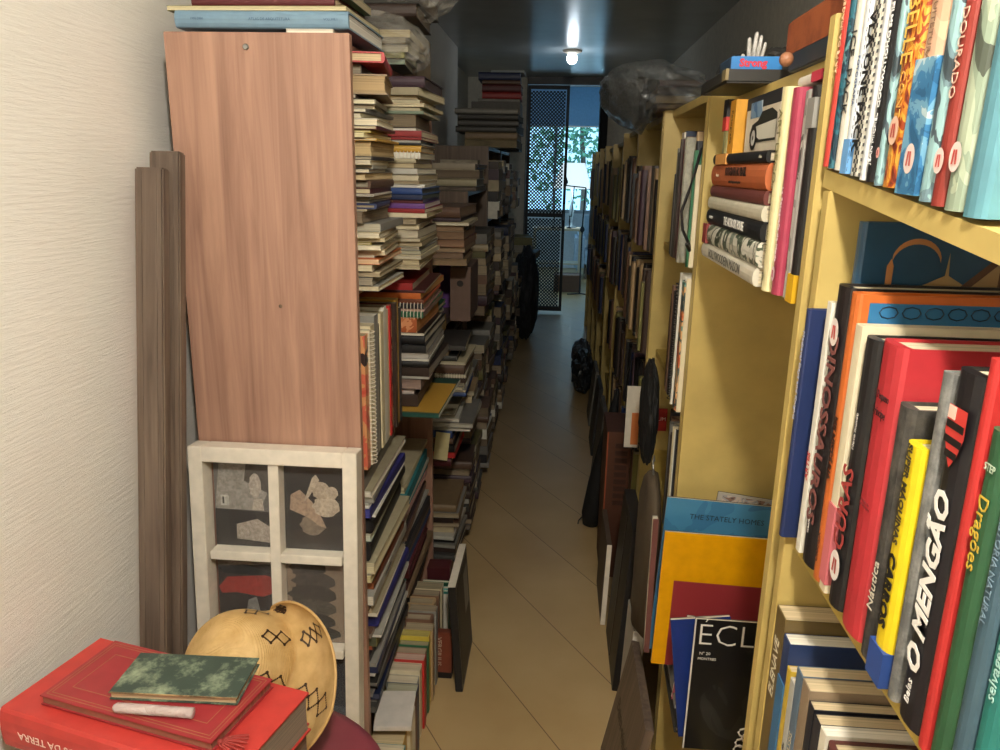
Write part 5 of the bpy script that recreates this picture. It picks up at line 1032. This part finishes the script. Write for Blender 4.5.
for k, (x_, h_) in enumerate([(-.22, .30), (-.12, .22), (-.02, .16)]):
    o = obj('candlestick', lathe(BM(), [(0, 0), (.03, 0), (.03, .008), (.006, .02), (.01, h_*.5), (.006, h_*.9), (.014, h_), (0, h_)], 14), M_IRON, None, (.17+x_, 10.18, .7705), smooth=True); tag(o, f'{["tallest", "middle-sized", "shortest"][k]} dark candlestick on the console table beyond the doorway', 'candlestick', 'candlesticks on the console table')
o = obj('wooden_crate', bbox(0, .34, 0, .28, 0, .20, .004), paint('#5c3c28', .6), None, (-.02, 9.75, .001)); tag(o, 'low brown wooden crate on the floor beyond the doorway', 'crate'); obj('crate_lid', bbox(-.004, .344, -.004, .284, .2003, .215, .002), paint('#6c4a34', .6), o)
r = empty('armchair', (.75, 11.3, 0)); tag(r, 'pale blue armchair under the far window', 'armchair'); MA = paint('#9cb0c0', .8)
obj('seat', bbox(-.35, .35, -.33, .30, .16, .45, .05), MA, r); obj('backrest', bbox(-.36, .36, .22, .40, .451, .92, .06), MA, r)
for sx in (-1, 1): obj('armrest', bbox(sx*.43-.07, sx*.43+.07, -.33, .36, .12, .62, .04), MA, r)
for sx in (-1, 1):
    for sy in (-1, 1): obj('leg', bbox(sx*.32-.02, sx*.32+.02, sy*.28-.02, sy*.28+.02, .001, .158, .004), M_DARKWOOD, r)
# ceiling bulb and the pendant of the front room
r = empty('ceiling_light', (.06, 6.43, 2.399)); tag(r, 'small round ceiling light near the end of the aisle', 'ceiling light')
obj('base_plate', lathe(BM(), [(0, 0), (.075, 0), (.075, -.012), (.05, -.022), (0, -.022)], 28), M_WHITE, r, smooth=True); obj('bulb', lathe(BM(), [(.028, -.0225), (.042, -.05), (.042, -.07), (.028, -.095), (0, -.105)], 24), glow('#f4fbff', 5), r, smooth=True)
r = empty('pendant_lamp', (LAMP.x, LAMP.y, 2.399)); tag(r, 'front room pendant lamp on a cord behind the viewer', 'lamp')
obj('cord', tube(BM(), [(0, 0, -.001), (0, 0, -.16)], .004), M_BLACK, r); obj('ceiling_cup', lathe(BM(), [(0, -.001), (.05, -.001), (.04, -.03), (0, -.03)], 20), M_WHITE, r)
obj('socket', lathe(BM(), [(0, -.16), (.018, -.16), (.022, -.21), (0, -.21)], 16), M_BLACK, r)

# ------------------------------------------------------------------ books past the largest 300 of a kind become one object
import numpy as np
def join_rest(cat, keep, name):
    L = [o for o in bpy.data.objects if o.get('category') == cat and o.type == 'MESH']
    bpy.context.view_layer.update()
    def size(o):
        c = sum((o.matrix_world @ Vector(q) for q in o.bound_box), Vector())/8; d = Vector(o.dimensions)
        return sorted(d)[0]*sorted(d)[2]/(c-Vector((0, 0, EYE))).length**4
    L.sort(key=size, reverse=True); rest = L[keep:]
    if not rest: return
    bm = BM(); mats = []
    for o in rest:
        for q in [o]+list(o.children):
            me = q.data.copy(); me.transform(q.matrix_world)
            idx = []
            for m_ in q.data.materials:
                if m_ not in mats: mats.append(m_)
                idx.append(mats.index(m_))
            for p in me.polygons: p.material_index = idx[p.material_index]
            bm.from_mesh(me)
    for o in rest:
        for q in list(o.children)+[o]: bpy.data.objects.remove(q)
    me = bpy.data.meshes.new(name); bm.to_mesh(me); bm.free()
    for m_ in mats: me.materials.append(m_)
    o = bpy.data.objects.new(name, me); COL.objects.link(o); o['kind'] = 'stuff'; tag(o, f'dim mass of remaining small {cat}s far down the aisle', cat)
    print('joined', cat, len(rest))
join_rest('book', 300, 'distant_books'); join_rest('paperback', 300, 'distant_paperbacks')
